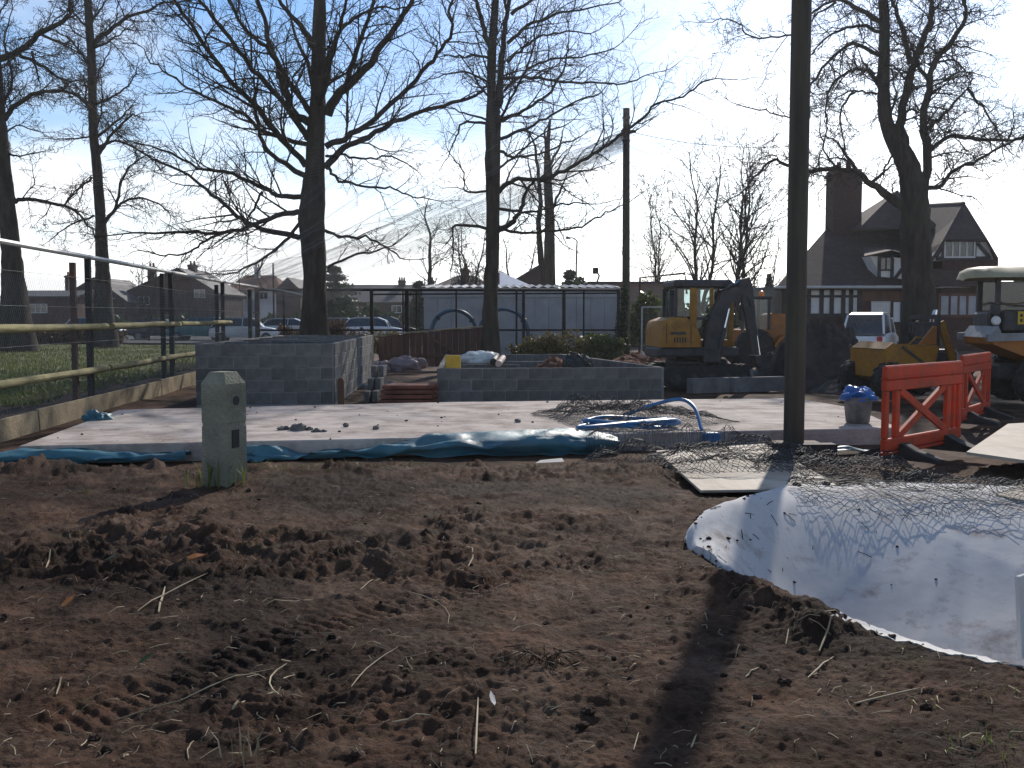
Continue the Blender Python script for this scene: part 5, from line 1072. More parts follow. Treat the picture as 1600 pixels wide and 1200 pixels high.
p = q(1499, 389, D-.64); window(root, p.x, p.z, 1.35, .72, D-.64, 4, 1, 'frame_white')
# small jettied gable in the main roof
gd = D-.2; a = [q(1360, 400, gd), q(1426, 404, gd), q(1424, 437, gd), q(1376, 432, gd)]; MB().poly(a, (0, 1, 0), 1.2).build('dormer_panel', 'render_wall', root)
for px, y0, y1 in ((1374, 401, 434), (1394, 403, 436), (1424, 404, 437)): vbeam(px, y0, y1, gd-.01)
pa, pb = q(1398, 436, gd-.05), q(1418, 408, gd-.05); MB().bar(pa, pb, .15, .06, up=(0, 1, 0)).build('brace', 'beam', root)
p = q(1384, 412, gd); window(root, p.x, p.z, .5, .55, gd-.02, 2, 1, 'beam')
rf = MB(); gpoly(rf, [q(1350, 400, gd-.5), q(1392, 391, gd-.5), q(1440, 404, gd-.5), q(1440, 396, D+3), q(1350, 385, D+3)], .12); rf.build('dormer_roof', 'tile', root)
# ground floor
gd = D+.06
for x0_, x1_ in ((1258, 1343),): MB().poly([q(x0_, 451, gd), q(x1_, 451, gd), q(x1_, 494, gd), q(x0_, 494, gd)], (0, -1, 0), .04).build('render_panel', 'render_wall', root)
for px in (1264, 1284, 1300, 1318, 1330, 1343): vbeam(px, 450, 505, gd-.05, .2)
hbeam(1256, 1345, 463, gd-.045, .12); hbeam(1256, 1345, 493, gd-.045, .2); hbeam(1215, 1445, 450, gd-.06, .16)
MB().box(X_(1345, D), X_(1432, D), D-.02, D+.09, q(0, 470).z, q(0, 455).z).build('fascia_board', 'hoarding', root)
p = q(1376, 480); window(root, p.x, p.z, .85, .5, D+.02, 6, 1, 'frame_white', 'render_wall', .035)
for x0_, x1_ in ((1396, 1407), (1412, 1424)): MB().box(X_(x0_, D), X_(x1_, D), D-.0, D+.08, q(0, 503).z, q(0, 472).z).build('render_panel', 'render_wall', root)
vbeam(1409.5, 471, 505, D-.02, .14); vbeam(1426, 471, 505, D-.02, .1)
p = q(1497, 477, D-.6); window(root, p.x, p.z, 1.7, .92, D-.62, 4, 1, 'hoarding', 'shed_wall', .12)
gut = MB().tube([q(1212, 449, D-.6), q(1470, 448, D-.6)], .07, 7); gut.build('gutter', 'galv', root)
MB().tube([q(1466, 448, D-1.0), q(1516, 447, D-1.0)], .06, 7).build('gutter', 'galv', root)
rf = MB(); gpoly(rf, [q(1432, 447, D-1.1), q(1560, 447, D-1.1), q(1560, 420, D-.55), q(1432, 420, D-.55)], .1); rf.build('pent_roof', 'tile_orange' if False else 'tile', root)
ch = MB(); CD = D+4.0; c0, c1 = q(1302, 350, CD), q(1346, 350, CD); zt = q(0, 274, CD).z
ch.box(c0.x, c1.x, CD, CD+1.4, ez+.5, zt).box(c0.x-.08, c1.x+.08, CD-.1, CD+1.5, zt, zt+.16).box(c0.x+.02, c1.x-.02, CD+.02, CD+1.38, zt+.16, zt+.34)
ch = ch.build('chimney', 'brick', root)
for i in range(2): MB().lathe([(.15, 0), (.12, .4), (.14, .43)], n=8).build('pot', 'clay', ch, loc=(c0.x+.45+.5*i, CD+.7, zt+.34))
# ================================================================== CARS
def car(label, px, d, rz, paint, L_=4.2, Hh=1.45, hatch=True, z0=.08):
    root = thing('parked_car', label, 'car', (X_(px, d), d, z0), R(rz), 'parked cars'); hw = .84; h2 = L_/2
    st = [(-h2, .35, .62, .70), (-h2+.08, .28, .80, .80), (-h2+.5, .25, .90, hw), (-.2, .25, .94, hw), (h2-1.15, .25, .92, hw), (h2-.5, .25, .80, .82), (h2-.08, .28, .66, .74), (h2, .38, .56, .62)]
    rings = [[(x, -w_, z0_+.1), (x, -w_*.94, z0_), (x, w_*.94, z0_), (x, w_, z0_+.1), (x, w_, z1-.08), (x, w_*.92, z1), (x, -w_*.92, z1), (x, -w_, z1-.08)] for x, z0_, z1, w_ in st]
    MB().loft(rings).build('body', paint, root, True)
    tb = -h2+.12 if hatch else -h2+.85
    cab = [(tb, .86, .88, .74), (tb+.45, .86, Hh-.10, .64), (tb+.9, .86, Hh-.02, .62), (.25, .86, Hh-.03, .62), (.75, .86, Hh-.22, .64), (h2-1.05, .86, .9, .74)]
    MB().loft([[(x, -.78, z0_), (x, .78, z0_), (x, w_, z1), (x, -w_, z1)] for x, z0_, z1, w_ in cab]).build('windows', 'dark_glass', root, True)
    MB().loft([[(x, -w_-.02, z1-.05), (x, w_+.02, z1-.05), (x, w_-.04, z1+.025), (x, -w_+.04, z1+.025)] for x, _, z1, w_ in cab[1:5]]).build('roof', paint, root, True)
    for s in (-1, 1):
        for (xa, za, xb, zb) in ((tb+.02, .9, tb+.47, Hh-.1), (-.15, .92, -.1, Hh-.05), (h2-1.08, .92, .72, Hh-.22)): MB().bar((xa, s*.755, za), (xb, s*.65, zb), .05, .08, up=(0, s, 0)).build('pillar', paint, root)
        for x in (-h2+.75, h2-.85):
            w_ = MB().lathe([(.2, -.1), (.30, -.1), (.315, -.06), (.315, .06), (.30, .1), (.2, .1)], n=20, axis='y').build('wheel', 'rubber', root, True, loc=(x, s*.76, .235)); MB().lathe([(.19, -.02), (.17, .0), (.06, .02)], n=14, axis='y').build('rim', 'plant_grey', w_, loc=(0, s*.1, 0))
        MB().box(h2-.14, h2-.03, s*.6-.14, s*.6+.14, .56, .68, .02).build('headlight', 'frame_white', root); MB().box(-h2-.0, -h2+.1, s*.62-.1, s*.62+.1, .58, .80, .02).build('tail_light', 'red_lamp', root)
    return root
car('white estate car parked behind the fence corner', 384, 64, 8, 'car_white', 4.3, 1.5)
car('teal car parked left of the white estate', 312, 68, 176, 'car_teal', 4.2, 1.5)
car('dark car parked left of the teal car', 250, 70, 5, 'car_dark', 4.0, 1.4)
car('silver car behind the big trunk, left side', 455, 72, 3, 'car_silver', 4.2, 1.42)
car('silver hatchback right of the brown-leaved bush', 538, 70, 0, 'car_silver', 4.0, 1.45)
car('white hatchback between the two thick fence posts', 585, 64, 2, 'car_white', 4.1, 1.5)
car('dark car behind the white hatchback', 605, 70, 4, 'car_dark', 4.2, 1.55)
car('pale car glimpsed behind the second tree', 148, 74, 0, 'car_silver', 4.1, 1.45)
car('white car with dark rear windows in front of the timbered house', 1362, 41, 62, 'car_white', 4.2, 1.72, z0=.05)
# ================================================================== PLANT
def wheel(root, loc, r, w_, hub='plant_yellow', lugs=14):
    t = MB().lathe([(r*.55, -w_/2), (r*.9, -w_/2), (r, -w_*.32), (r, w_*.32), (r*.9, w_/2), (r*.55, w_/2)], n=30, axis='y').build('wheel', 'rubber', root, True, loc=loc)
    m = MB()
    for i in range(lugs):
        for s in (-1, 1):
            a = 2*math.pi*(i+.25*s)/lugs; c, s_ = math.cos(a), math.sin(a)
            m.bar((r*.99*c, s*w_*.06, r*.99*s_), (r*.96*math.cos(a+.18), s*w_*.48, r*.96*math.sin(a+.18)), .05, .05, up=(c, 0, s_))
    m.build('tread', 'rubber', t); MB().lathe([(r*.54, -w_*.30), (r*.4, -w_*.24), (r*.36, -w_*.12), (r*.15, -w_*.2), (.02, -w_*.22)], n=20, axis='y').build('rim', hub, t, True)
    return t
# ---- mini digger
b0 = gp(1100, 606); dg = thing('mini_digger', 'yellow tracked mini digger with glazed cab and folded arm', 'digger', (b0.x+.08, b0.y+1.5, -.05), R(6)); dg.scale = (1.05, 1.05, 1.05)
for s in (-1, 1):
    pr = []
    for a in np.linspace(math.pi/2, 3*math.pi/2, 9): pr.append((-.75+.25*math.cos(a), .25+.25*math.sin(a)))
    for a in np.linspace(-math.pi/2, math.pi/2, 9): pr.append((.85+.25*math.cos(a), .25+.25*math.sin(a)))
    t = MB().prism(pr, s*.72-.17, s*.72+.17).build('track', 'rubber', dg)
    for i in range(15): 
        x = -.75+1.6*i/14; MB().box(x-.03, x+.03, s*.72-.18, s*.72+.18, .495, .525, .004).build('track_pad', 'rubber', t)
    for i in range(5): MB().lathe([(.12, -.19), (.13, -.12), (.13, .12), (.12, .19)], n=14, axis='y').build('roller', 'plant_dark', t, loc=(-.7+.38*i, s*.72, .2))
MB().box(-.6, .6, -.5, .5, .3, .62, .05).build('undercarriage', 'plant_dark', dg)
MB().lathe([(.45, .58), (.45, .72)], n=24).build('slew_ring', 'plant_dark', dg)
MB().box(-1.02, .78, -.72, .72, .68, .90, .04).build('deck', 'plant_dark', dg)
MB().loft([[(x, -.76, .9), (x, .76, .9), (x, .76, z-.1), (x, .66, z), (x, -.66, z), (x, -.76, z-.1)] for x, z in ((-1.0, 1.38), (-.94, 1.48), (-.7, 1.56), (-.42, 1.56), (-.2, 1.38), (-.12, 1.2))]).build('engine_cover', 'plant_yellow', dg, True)
MB().box(-1.04, -.96, -.6, .6, .66, .88, .03).build('counterweight', 'plant_dark', dg)
cab = [(-.60, 'plant_dark', .07), (-.20, 'plant_yellow', .15), (.22, 'plant_yellow', .09), (.66, 'plant_yellow', .12)]
for yc in (-.42, .62):
    for x, m, w_ in cab: MB().box(x-w_/2, x+w_/2, yc-.03, yc+.03, .95 if x > -.5 else 1.5, 2.22, .01).build('cab_pillar', m, dg)
MB().box(-.64, .72, -.46, .66, 2.2, 2.40, .06).build('cab_roof', 'plant_dark', dg); MB().box(-.3, .76, -.45, .65, .9, 1.05, .02).build('cab_sill', 'plant_yellow', dg)
for yc in (-.42, .62):
    for xa, xb, za in ((-.56, -.28, 1.58), (-.12, .17, 1.10), (.27, .60, 1.10)): MB().box(xa, xb, yc-.006, yc+.006, za, 2.2).build('pane', 'glass', dg)
    MB().box(-.12, .6, yc-.02, yc+.02, 1.5, 1.56).build('cab_rail', 'plant_dark', dg)
MB().box(-.57, -.55, -.38, .58, 1.58, 2.2).build('pane', 'glass', dg); MB().box(.69, .70, -.38, .58, 1.1, 2.2).build('pane', 'glass', dg)
MB().box(-.3, .05, -.15, .3, 1.0, 1.2, .05).box(-.36, -.24, -.15, .3, 1.15, 1.75, .05).build('seat', 'black', dg)
def boom(pts, h, w_, m, name, y_):
    rings = []
    for i, (x, z) in enumerate(pts):
        a = pts[max(i-1, 0)]; b = pts[min(i+1, len(pts)-1)]; t = Vector((b[0]-a[0], 0, b[1]-a[1])).normalized(); nn = Vector((-t.z, 0, t.x)); hh = h[i]/2
        c = Vector((x, y_, z)); rings.append([c+nn*hh+Vector((0, -w_/2, 0)), c+nn*hh+Vector((0, w_/2, 0)), c-nn*hh+Vector((0, w_/2, 0)), c-nn*hh+Vector((0, -w_/2, 0))])
    return MB().loft(rings).build(name, m, dg)
boom([(.12, .62), (.2, 1.2), (.34, 1.72), (.50, 2.02), (.72, 2.12), (.96, 2.14)], [.36, .34, .32, .32, .24, .18], .2, 'plant_dark', 'boom', -.62)
boom([(.88, 2.42), (.93, 2.2), (1.03, 1.6), (1.16, .75)], [.24, .3, .22, .14], .16, 'plant_dark', 'dipper_arm', -.62)
MB().box(-.05, .35, -.8, -.45, .55, .85, .03).build('swing_post', 'plant_dark', dg)
def ram(a, b, y_, r=.045):
    a, b = Vector((a[0], y_, a[1])), Vector((b[0], y_, b[1])); m = a.lerp(b, .58); c = MB().tube([a, m], r, 10).build('ram', 'plant_dark', dg, True); MB().tube([m, b], r*.55, 8).build('rod', 'chrome', c, True)
ram((.3, .75), (.52, 1.75), -.75); ram((.42, 2.15), (.86, 2.4), -.62, .04); ram((1.1, 1.75), (1.28, .72), -.62, .038)
MB().prism([(1.1, .72), (1.3, .70), (1.5, .5), (1.48, .28), (1.30, .16), (1.08, .22), (1.16, .34), (1.28, .42), (1.14, .52)], -.84, -.40).build('bucket', 'plant_dark', dg)
MB().loft([[(1.0, -.95, .05), (1.06, -.95, .22), (1.02, -.95, .42), (.96, -.95, .42), (.98, -.95, .05)], [(1.0, .95, .05), (1.06, .95, .22), (1.02, .95, .42), (.96, .95, .42), (.98, .95, .05)]]).build('dozer_blade', 'plant_grey', dg)
for yc in (-.5, .5): MB().bar((.5, yc, .3), (.98, yc, .25), .08, .12).build('blade_arm', 'plant_dark', dg)
MB().tube([(.72, -.46, 2.1), (.85, -.55, 2.0), (.85, -.55, 1.7)], .012, 5).build('mirror_arm', 'black', dg); MB().box(.80, .88, -.57, -.54, 1.5, 1.75, .01).build('mirror', 'plant_dark', dg)
for k_, yo in enumerate((-.55, -.59, -.65, -.69)):
    MB().tube([(.2+.02*k_, yo, .85), (.22, yo-.02, 1.3), (.36, yo, 1.85), (.52, yo-.02, 2.2), (.75, yo, 2.27), (.95, yo, 2.2-.06*k_), (1.02, yo-.05, 1.8)], .014, 5).build('hose', 'black', dg, True)
for (x0_, x1_, z0_, z1_) in ((-.8, -.45, 1.18, 1.24), (-.9, -.88, 1.0, 1.42), (-.35, -.33, 1.0, 1.4)): MB().box(x0_, x1_, -.768, -.7605, z0_, z1_).build('panel_mark', 'plant_dark', dg)
for k_ in range(5): MB().box(-.72+.06*k_, -.69+.06*k_, -.768, -.7605, 1.0, 1.12).build('vent_slot', 'black', dg)
MB().tube([(-.1, -.5, .95), (-.1, -.56, 1.3), (.0, -.56, 1.32)], .012, 5).build('grab_handle', 'black', dg)
MB().tube([(.45, -.52, 1.55), (.6, -.5, 2.0)], .01, 4).build('wiper', 'black', dg)
# ---- concrete lintels in front of the digger
for (px0, px1, py, lb) in ((1078, 1141, 611, 'pale concrete lintel lying in front of the digger tracks'), (1143, 1224, 609, 'second concrete lintel in line, next to the tall pole')):
    a, b = gp(px0, py), gp(px1, py-3); o = thing('concrete_lintel', lb, 'lintel', (0, 0, 0)); MB().bar((a.x, a.y, .11), (b.x, b.y, .10), .22, .32).build('beam_body', 'block', o)
# ---- tractor behind
D2 = 33; b0 = (X_(1195, D2), D2, 0); tr = thing('loader_tractor', 'orange-yellow loader with amber beacon behind the digger', 'tractor', b0, R(4))
MB().loft([[(x, -.5, .7), (x, .5, .7), (x, .5, z-.1), (x, .42, z), (x, -.42, z), (x, -.5, z-.1)] for x, z in ((.0, 1.65), (.1, 1.72), (.95, 1.66), (1.1, 1.45))]).build('bonnet', 'plant_orange', tr, True)
for x in (-.9, -.05):
    for yc in (-.55, .55): MB().box(x-.04, x+.04, yc-.04, yc+.04, .9, 2.15).build('cab_pillar', 'plant_dark', tr)
MB().box(-1.0, .05, -.65, .65, 2.15, 2.24, .03).build('cab_roof', 'plant_dark', tr); MB().box(-.86, -.09, -.56, -.54, 1.2, 2.15).build('pane', 'glass', tr); MB().box(-.95, .0, -.6, .6, .75, 1.2, .03).build('cab_base', 'plant_orange', tr)
MB().lathe([(.08, 2.24), (.09, 2.28), (.07, 2.4), (.02, 2.43)], (-.25, -.4, 0), 12).build('beacon', 'amber', tr, True)
for x, r in ((.55, .42), (-.55, .62)):
    for yc in (-.72, .72): wheel(tr, (x, yc, r), r, .3, 'plant_dark')
pr = [(-.0+.55+.52*math.cos(a), .55+.52*math.sin(a)) for a in np.linspace(.2, math.pi-.2, 12)]+[(.55+.44*math.cos(a), .55+.44*math.sin(a)) for a in np.linspace(math.pi-.2, .2, 12)]
MB().prism(pr, -.9, -.55).build('mudguard', 'plant_orange', tr)
# ---- soil heaps
mound('soil_heap', 'big dark heap of dug soil right of the tall pole', 'soil heap', (X_(1290, 25.5), 25.5, -.1), 1.95, 1.9, 1.5, 'heap', 3, 70, .35, 1.5)
mound('soil_heap', 'lower dark soil heap behind the blue-bagged bucket', 'soil heap', (X_(1370, 23.0), 23.0, -.1), 1.5, 1.1, .55, 'heap', 8, 60, .4, 1.5)
mound('soil_heap', 'low reddish spoil bank beside the slender pole', 'soil heap', (X_(1020, 33), 33, -.1), 2.6, 1.6, .42, 'red_soil', 12, 50, .4, 1.4)
p = gp(1290, 606); one('grey_rock', 'pointed grey rock at the foot of the big soil heap', 'rock', MB().loft([[(-.2, -.1, 0), (.2, -.12, 0), (.22, .12, 0), (-.15, .12, 0)], [(.0, -.05, .2), (.14, -.06, .24), (.16, .06, .22), (.04, .06, .2)]]), 'block', loc=(p.x, p.y, -.05))
# ---- small skip dumper
b0 = (X_(1410, 20.5), 20.5, 0); sdp = thing('skip_dumper', 'small yellow skip dumper with black roll frame behind the barriers', 'dumper', b0, R(12))
def tub(root, xs, name, m, y_=.62, t=.05):
    """open tipping skip: profile (x,z) outer, hollow"""
    inner = [(x*(1-t*1.4)+.0, z+t*.8) for x, z in xs]
    MB().prism(xs, -y_, -y_+t).build(name+'_side', m, root); MB().prism(xs, y_-t, y_).build(name+'_side', m, root)
    mb = MB()
    for a, b in zip(xs[:-1], xs[1:]): mb.bar((a[0], 0, a[1]), (b[0], 0, b[1]), 2*y_-2*t-.002, t, up=(0, 1, 0)) if False else mb.poly([(a[0], -y_+t, a[1]), (b[0], -y_+t, b[1]), (b[0], y_-t, b[1]), (a[0], y_-t, a[1])], (0, 0, 1), t*.6)
    mb.build(name+'_plate', m, root)
tub(sdp, [(-.55, 1.08), (-.75, .95), (-.72, .42), (-.3, .28), (.25, .32), (.38, 1.02)], 'skip', 'plant_yellow', .66)
MB().box(-.35, .9, -.3, .3, .35, .5, .03).build('chassis', 'plant_dark', sdp)
MB().box(.42, 1.05, -.36, .36, .45, .95, .06).build('engine_cover', 'plant_dark', sdp)
for yc in (-.42, .42):
    MB().bar((.46, yc, .5), (.50, yc, 1.62), .09, .09).build('roll_post', 'plant_dark', sdp); MB().bar((.56, yc, 1.5), (.86, yc, .75), .07, .14).build('side_arm', 'plant_yellow', sdp)
MB().bar((.5, -.45, 1.6), (.5, .45, 1.6), .09, .09).build('roll_bar', 'plant_dark', sdp); MB().box(.44, .56, -.36, .36, .95, 1.5, .02).build('guard_panel', 'plant_dark', sdp)
MB().tube([(.3, .1, .9), (.22, .1, 1.28)], .02, 6).build('steering_column', 'black', sdp)
MB().tube([(.22+.03*math.sin(a), .1+.18*math.cos(a), 1.3+.16*math.sin(a)) for a in np.linspace(0, 6.283, 17)], .016, 6, False).build('steering_wheel', 'black', sdp)
for k, yc in enumerate((-.15, -.05, .08)): MB().tube([(.62, yc, 1.4), (.66+.05*k, yc, 1.74)], .014, 5).build('lever', 'chrome', sdp)
MB().prism([(.05, 1.06), (.36, 1.42), (.42, 1.42), (.42, 1.06)], -.52, -.46).build('deflector', 'plant_orange', sdp)
MB().bar((-.42, -.67, 1.02), (.32, -.67, .52), .02, .05).build('skip_rib', 'plant_dark', sdp)
for x in (-.62, .78):
    for yc in (-.62, .62): wheel(sdp, (x, yc, .36), .36, .26)
MB().tube([(-.1, -.4, 1.06), (.05, -.4, 1.2), (.28, -.4, 1.18)], .016, 6).build('hand_rail', 'plant_yellow', sdp)
# ---- big canopied dumper at the right edge
b0 = (X_(1594, 19.3), 19.3, -.02); bd = thing('canopied_dumper', 'large yellow site dumper with tan canopy at the right edge', 'dumper', b0, R(-6))
tub(bd, [(-.78, 1.22), (-.74, 1.12), (.0, .82), (.25, .72), (1.5, .80), (1.75, 1.28)], 'skip', 'plant_orange', .8, .06)
MB().bar((-.86, -.8, 1.24), (1.85, -.8, 1.34), .12, .14).build('skip_rim', 'plant_grey', bd); MB().bar((-.86, .8, 1.24), (1.85, .8, 1.34), .12, .14).build('skip_rim', 'plant_grey', bd)
MB().prism([(-.80, 1.24), (-.66, 1.45), (-.55, 1.22)], -.78, .78).build('skip_lip', 'plant_grey', bd)
MB().box(-.5, 1.6, -.4, .4, .45, .75, .04).build('chassis', 'plant_dark', bd)
MB().box(-.62, 1.3, -.1, .75, 1.3, 1.72, .05).build('engine_cover', 'plant_dark', bd)
pl = MB().box(-.16, .16, -.012, .012, -.12, .12, .004).build('number_plate', 'plate', bd, loc=(-.04, -.42, 1.60)); pl['label'] = 'yellow number plate with dark unreadable characters'
for r_ in range(2):
    for k in range(4): MB().box(-.12+.065*k, -.08+.065*k, -.016, -.0125, .015-.09*r_, .075-.09*r_).build('character', 'black', pl)
MB().box(-.45, .9, -.40, -.34, 1.35, 1.75, .03).build('bulkhead', 'plant_dark', bd)
for x in (-.52, 1.5):
    for yc in (-.3, .7): MB().bar((x, yc, 1.3), (x, yc, 2.32), .08, .08).build('canopy_post', 'plant_dark', bd)
MB().box(-.48, 1.5, .62, .68, 1.72, 2.3).build('rear_screen', 'dark_glass', bd)
cr = []
for x, s in ((-1.0, .25), (-.92, .75), (-.7, .95), (0, 1.05), (.8, 1.05), (1.6, .95), (1.9, .6)): cr.append([(x, .2-.85*s, 2.34), (x, .2-.6*s, 2.40+.12*s), (x, .2, 2.42+.16*s), (x, .2+.6*s, 2.40+.12*s), (x, .2+.85*s, 2.34), (x, .2, 2.30)])
MB().loft(cr).build('canopy', 'canopy', bd, True)
MB().tube([(-.55, -.38, 1.86), (-.2, -.38, 1.85), (.0, -.38, 1.9), (.25, -.38, 1.9), (.4, -.38, 1.84), (1.3, -.38, 1.84)], .02, 6).build('grab_rail', 'chrome', bd)
MB().lathe([(.07, -.04), (.09, .0), (.07, .04)], n=12, axis='y').build('head_lamp', 'frame_white', bd, loc=(-.58, -.42, 1.55)); MB().lathe([(.06, -.04), (.08, .0)], n=12, axis='y').build('head_lamp', 'frame_white', bd, loc=(.42, -.42, 1.55))
MB().box(-.68, -.52, -.45, -.35, 1.66, 1.86, .02).build('mirror', 'plant_dark', bd)
for x in (.12, 1.75):
    for yc in (-.78, .78): wheel(bd, (x, yc, .46), .46, .38, 'plant_dark', 18)
# painted script on the skip: illegible flowing strokes
st = []; 
for s0, n_ in ((.0, 3), (.32, 5)):
    pts = [(s0+.065*n_*t, -.005, 1.03+.035*math.sin(t*n_*6.283)+.03*math.sin(t*n_*3)+.02*t) for t in np.linspace(0, 1, 30)]; m_ = MB()
    for a, b in zip(pts[:-1], pts[1:]): m_.bar(a, b, .006, .018, up=(0, 1, 0)) if False else m_.poly([(a[0], 0, a[2]-.009), (b[0], 0, b[2]-.009), (b[0], 0, b[2]+.009), (a[0], 0, a[2]+.009)], (0, 1, 0), .004)
    m_.build('lettering', 'purple', bd, loc=(.0, -.808, 0))
# ---- orange barriers
def barrier(label, a, b, z0, h=1.0):
    a, b = Vector(a), Vector(b); L_ = (b-a).length; rz = math.atan2(b.y-a.y, b.x-a.x); root = thing('plastic_barrier', label, 'barrier', (a.x, a.y, z0), rz, 'orange barriers'); M_ = 'orange'
    MB().box(0, L_, -.028, .028, .86, 1.0, .018).build('top_panel', M_, root); MB().box(.01, L_-.01, -.042, .042, .845, .875, .012).build('ridge', M_, root); MB().box(0, L_, -.03, .03, .72, .845, .012).build('top_rail', M_, root)
    MB().box(0, L_, -.03, .03, .06, .20, .015).build('bottom_rail', M_, root); MB().box(.0, L_, -.038, .038, .02, .055, .01).build('ridge', M_, root)
    for x, w_ in ((.05, .1), (.30, .11), (L_-.36, .12), (L_-.2, .06), (L_-.05, .1)): MB().box(x-w_/2, x+w_/2, -.026, .026, .201, .719, .012).build('upright', M_, root)
    x0, x1 = .36, L_-.43
    MB().bar((x0, .006, .20), (x1, .006, .72), .04, .085).build('diagonal', M_, root); MB().bar((x0, -.012, .72), (x1, -.012, .20), .034, .085).build('diagonal', M_, root)
    for x in (.42, L_-.4):
        pr = [(-.46, -.05), (-.46, -.02), (-.2, .06), (-.06, .13), (.06, .13), (.2, .06), (.46, -.02), (.46, -.05)]
        MB().poly([(x-.09, y_, z) for y_, z in pr], (1, 0, 0), .18).build('foot', 'rubber', root)
    MB().tube([(L_+.02, 0, .25), (L_+.02, 0, .95)], .02, 8).build('hinge_pin', M_, root)
barrier('orange plastic barrier panel nearest the bucket', (4.02, 11.05), (5.45, 12.42), .07, 1.0)
barrier('orange plastic barrier panel farther back, beside the big dumper wheel', (6.68, 15.2), (7.82, 16.75), .03, 1.0)
# ================================================================== LITTER ON THE SOIL
rs = random.Random(77)
def straw(px0, py0, px1, py1, w_, label, bend=.0, name='straw', m='straw', group='dry stalks on the soil'):
    a, b = gp(px0, py0), gp(px1, py1); n = 6; pts = []
    perp = Vector((-(b-a).y, (b-a).x, 0))
    for i in range(n):
        t = i/(n-1); p = a.lerp(b, t)+perp*bend*4*t*(1-t); pts.append([p.x, p.y, float(gz(p.x, p.y))])
    z0 = max(p[2]-pts[0][2]-(pts[-1][2]-pts[0][2])*i/(n-1) for i, p in enumerate(pts)); 
    for i, p in enumerate(pts): p[2] = pts[0][2] if False else p[2]
    za, zb = pts[0][2], pts[-1][2]
    for i, p in enumerate(pts): t = i/(n-1); p[2] = max(p[2], za+(zb-za)*t)+.006
    one(name, label, 'stalk', MB().tube(pts, [w_*.62*k for k in (.7, 1, .95, .9, .8, .4)], 5), m, group)
LB = 'pale dry stalk lying on the dark soil'
for s in ((248, 965, 258, 925, .011, 'thick pale stick standing out on the soil at left', 0), (215, 962, 332, 908, .006, 'long thin pale stalk leaning by the thick stick', .03), (440, 1102, 448, 1036, .007, 'bent pale stalk in the lower left centre', .12), (418, 1102, 440, 1088, .006, 'short pale stalk beside the bent stalk foot at lower left', 0), (180, 1115, 400, 1050, .006, 'very long arched grass stem at lower left', -.08), (563, 930, 594, 897, .005, 'thin pale stalk left of the curved middle stem', 0), (414, 957, 490, 938, .004, 'thin stalk right of the thick pale stick', 0), (549, 1080, 622, 1024, .005, 'bent thin stalk left of the small red-brown stems', .05), (612, 1132, 676, 1130, .007, 'short straight stick in the lower centre', 0), (716, 853, 718, 897, .008, 'curved pale stem in the middle of the soil', .12), (743, 1190, 747, 1110, .008, 'upright pale stalk at the bottom centre', 0), (1262, 1062, 1302, 1028, .007, 'straight stalk right of the pole shadow, nearer one', 0), (1280, 1022, 1302, 992, .009, 'thick stalk right of the pole shadow, farther one', 0), (1335, 1100, 1436, 1080, .008, 'long pale stick at lower right', 0), (1165, 1062, 1186, 1047, .005, 'short stalk just left of the pole shadow end', 0), (632, 925, 700, 985, .004, 'thin curved stem right of centre left', .12), (1228, 1010, 1232, 996, .006, 'tiny pale stalk at the berm foot', 0), (363, 1118, 384, 1103, .010, 'short broad pale splinter at lower left', 0), (295, 1190, 303, 1147, .005, 'thin upright stalk at the bottom left', .05), (193, 1190, 201, 1178, .008, 'short stub at the bottom left edge', 0), (88, 1088, 97, 1062, .007, 'short pale leaf blade at the lower left edge', 0), (72, 900, 84, 877, .008, 'short pale stalk near the left edge clods', 0), (990, 1170, 998, 1140, .005, 'short thin stalk at the bottom, left of the pole shadow', 0), (945, 1020, 1010, 1032, .004, 'thin stalk lying across the centre right soil', 0), (1080, 1168, 1088, 1150, .006, 'small stalk inside the pole shadow at the bottom', 0)): straw(*s[:5], s[5], s[6])
mb = MB(); rng = np.random.RandomState(19)
for k in range(1300):
    py = 745+455*rng.rand()**1.3; px = -40+1680*rng.rand(); p = gp(px, py)
    if in_poly(np.array([p.x]), np.array([p.y]), SHEET_POLY)[0] or (px > 1020 and py < 800): continue
    z = float(gz(p.x, p.y)); l = (.015+.10*rng.rand()**2.2); a = rng.rand()*6.28; q_ = Vector((math.cos(a)*l, math.sin(a)*l, 0)); z2 = float(gz(p.x+q_.x, p.y+q_.y))
    mb.tube([(p.x, p.y, z+.004), (p.x+q_.x*.5+rng.normal()*.006, p.y+q_.y*.5, max(z, z2)+.007+.01*rng.rand()), (p.x+q_.x, p.y+q_.y, z2+.006+.02*rng.rand())], .0008+.0016*rng.rand(), 3, False)
tag(mb.build('straw_litter', 'straw'), 'fine bits of straw and stalk strewn over the soil', 'straw', kind='stuff')
mb = MB()
for k in range(260):
    py = 745+455*rng.rand()**1.2; p = gp(-40+1680*rng.rand(), py)
    if in_poly(np.array([p.x]), np.array([p.y]), SHEET_POLY)[0]: continue
    pebble(mb, (p.x, p.y, float(gz(p.x, p.y))-.006), .006+.024*rng.rand()**3, rng, .7)
tag(mb.build('soil_crumbs', 'soil'), 'loose clods scattered over the dug soil', 'soil', kind='stuff')
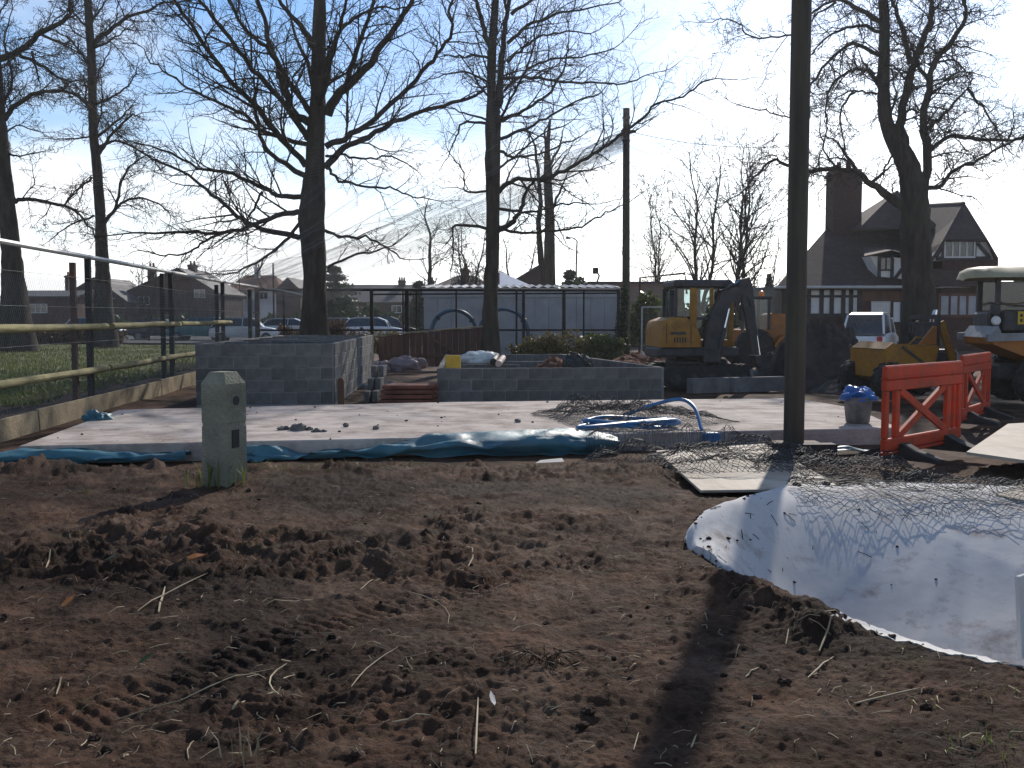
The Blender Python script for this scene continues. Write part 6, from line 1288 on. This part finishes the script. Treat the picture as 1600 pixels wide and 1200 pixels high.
def leaf(px, py, s, m, label, rz):
    p = gp(px, py); z = float(gz(p.x, p.y))+.03
    pts = [(-s, 0), (-.5*s, .32*s), (.2*s, .36*s), (s, .05*s), (.3*s, -.3*s), (-.5*s, -.28*s)]; c, s_ = math.cos(rz), math.sin(rz)
    one('fallen_leaf', label, 'leaf', MB().poly([(x*c-y_*s_, x*s_+y_*c, .02*math.sin(x*30)+.35*y_) for x, y_ in pts], (0, 0, 1), .002), m, loc=(p.x, p.y, z))
leaf(302, 901, .085, 'dead_leaf', 'orange dead leaf on the soil at left', .3); leaf(107, 951, .05, 'dead_leaf', 'small pale brown leaf at the left', 1.2); leaf(228, 1032, .04, 'leaf_laurel', 'green leaf with a white glint at left', .5); leaf(770, 1118, .035, 'paper', 'pale leaf scrap in the bottom centre', 1.8); leaf(175, 884, .05, 'leaf_laurel', 'dark green leaf in the rough clods at left', .1); 
rng = np.random.RandomState(4); p = gp(850, 1050); mb = MB()
for k in range(26):
    a = rng.rand()*6.28; l = .08+.14*rng.rand(); mb.tube([(rng.normal()*.04, rng.normal()*.03, -.01), (math.cos(a)*l*.5, math.sin(a)*l*.35, l*.35), (math.cos(a)*l, math.sin(a)*l*.6, l*.45*rng.rand())], .003, 4, False)
one('dead_weed', 'small tangle of red-brown weed stems in the soil', 'weed', mb, 'leaf_brown', loc=(p.x, p.y, float(gz(p.x, p.y))))
p = gp(890, 1185) ; p = gp(390, 1190); V, F = blades(np.stack([p.x+rg.normal(size=14)*.05, p.y+rg.normal(size=14)*.03, float(gz(p.x, p.y))+np.zeros(14)], -1), .11, rg, .004, .9)
tag(link('grass_tuft', fast_mesh('grass_tuft', V, F), 'straw'), 'small tuft of bleached grass at the bottom edge', 'grass')
# ================================================================== HAZE volume added to imitate veiling lens glare
hz = MB().box(-420, 420, -40, 640, -2.5, 45).build('haze', None); tag(hz, kind='stuff')
hm = bpy.data.materials.new('glare_haze'); hm.use_nodes = True; hn = hm.node_tree; hn.nodes.remove(hn.nodes['Principled BSDF'])
pv = hn.nodes.new('ShaderNodeVolumePrincipled'); pv.inputs['Color'].default_value = (.92, .95, 1, 1); pv.inputs['Density'].default_value = .0004; pv.inputs['Anisotropy'].default_value = .45
hn.links.new(pv.outputs[0], hn.nodes['Material Output'].inputs['Volume']); hz.data.materials.append(hm)
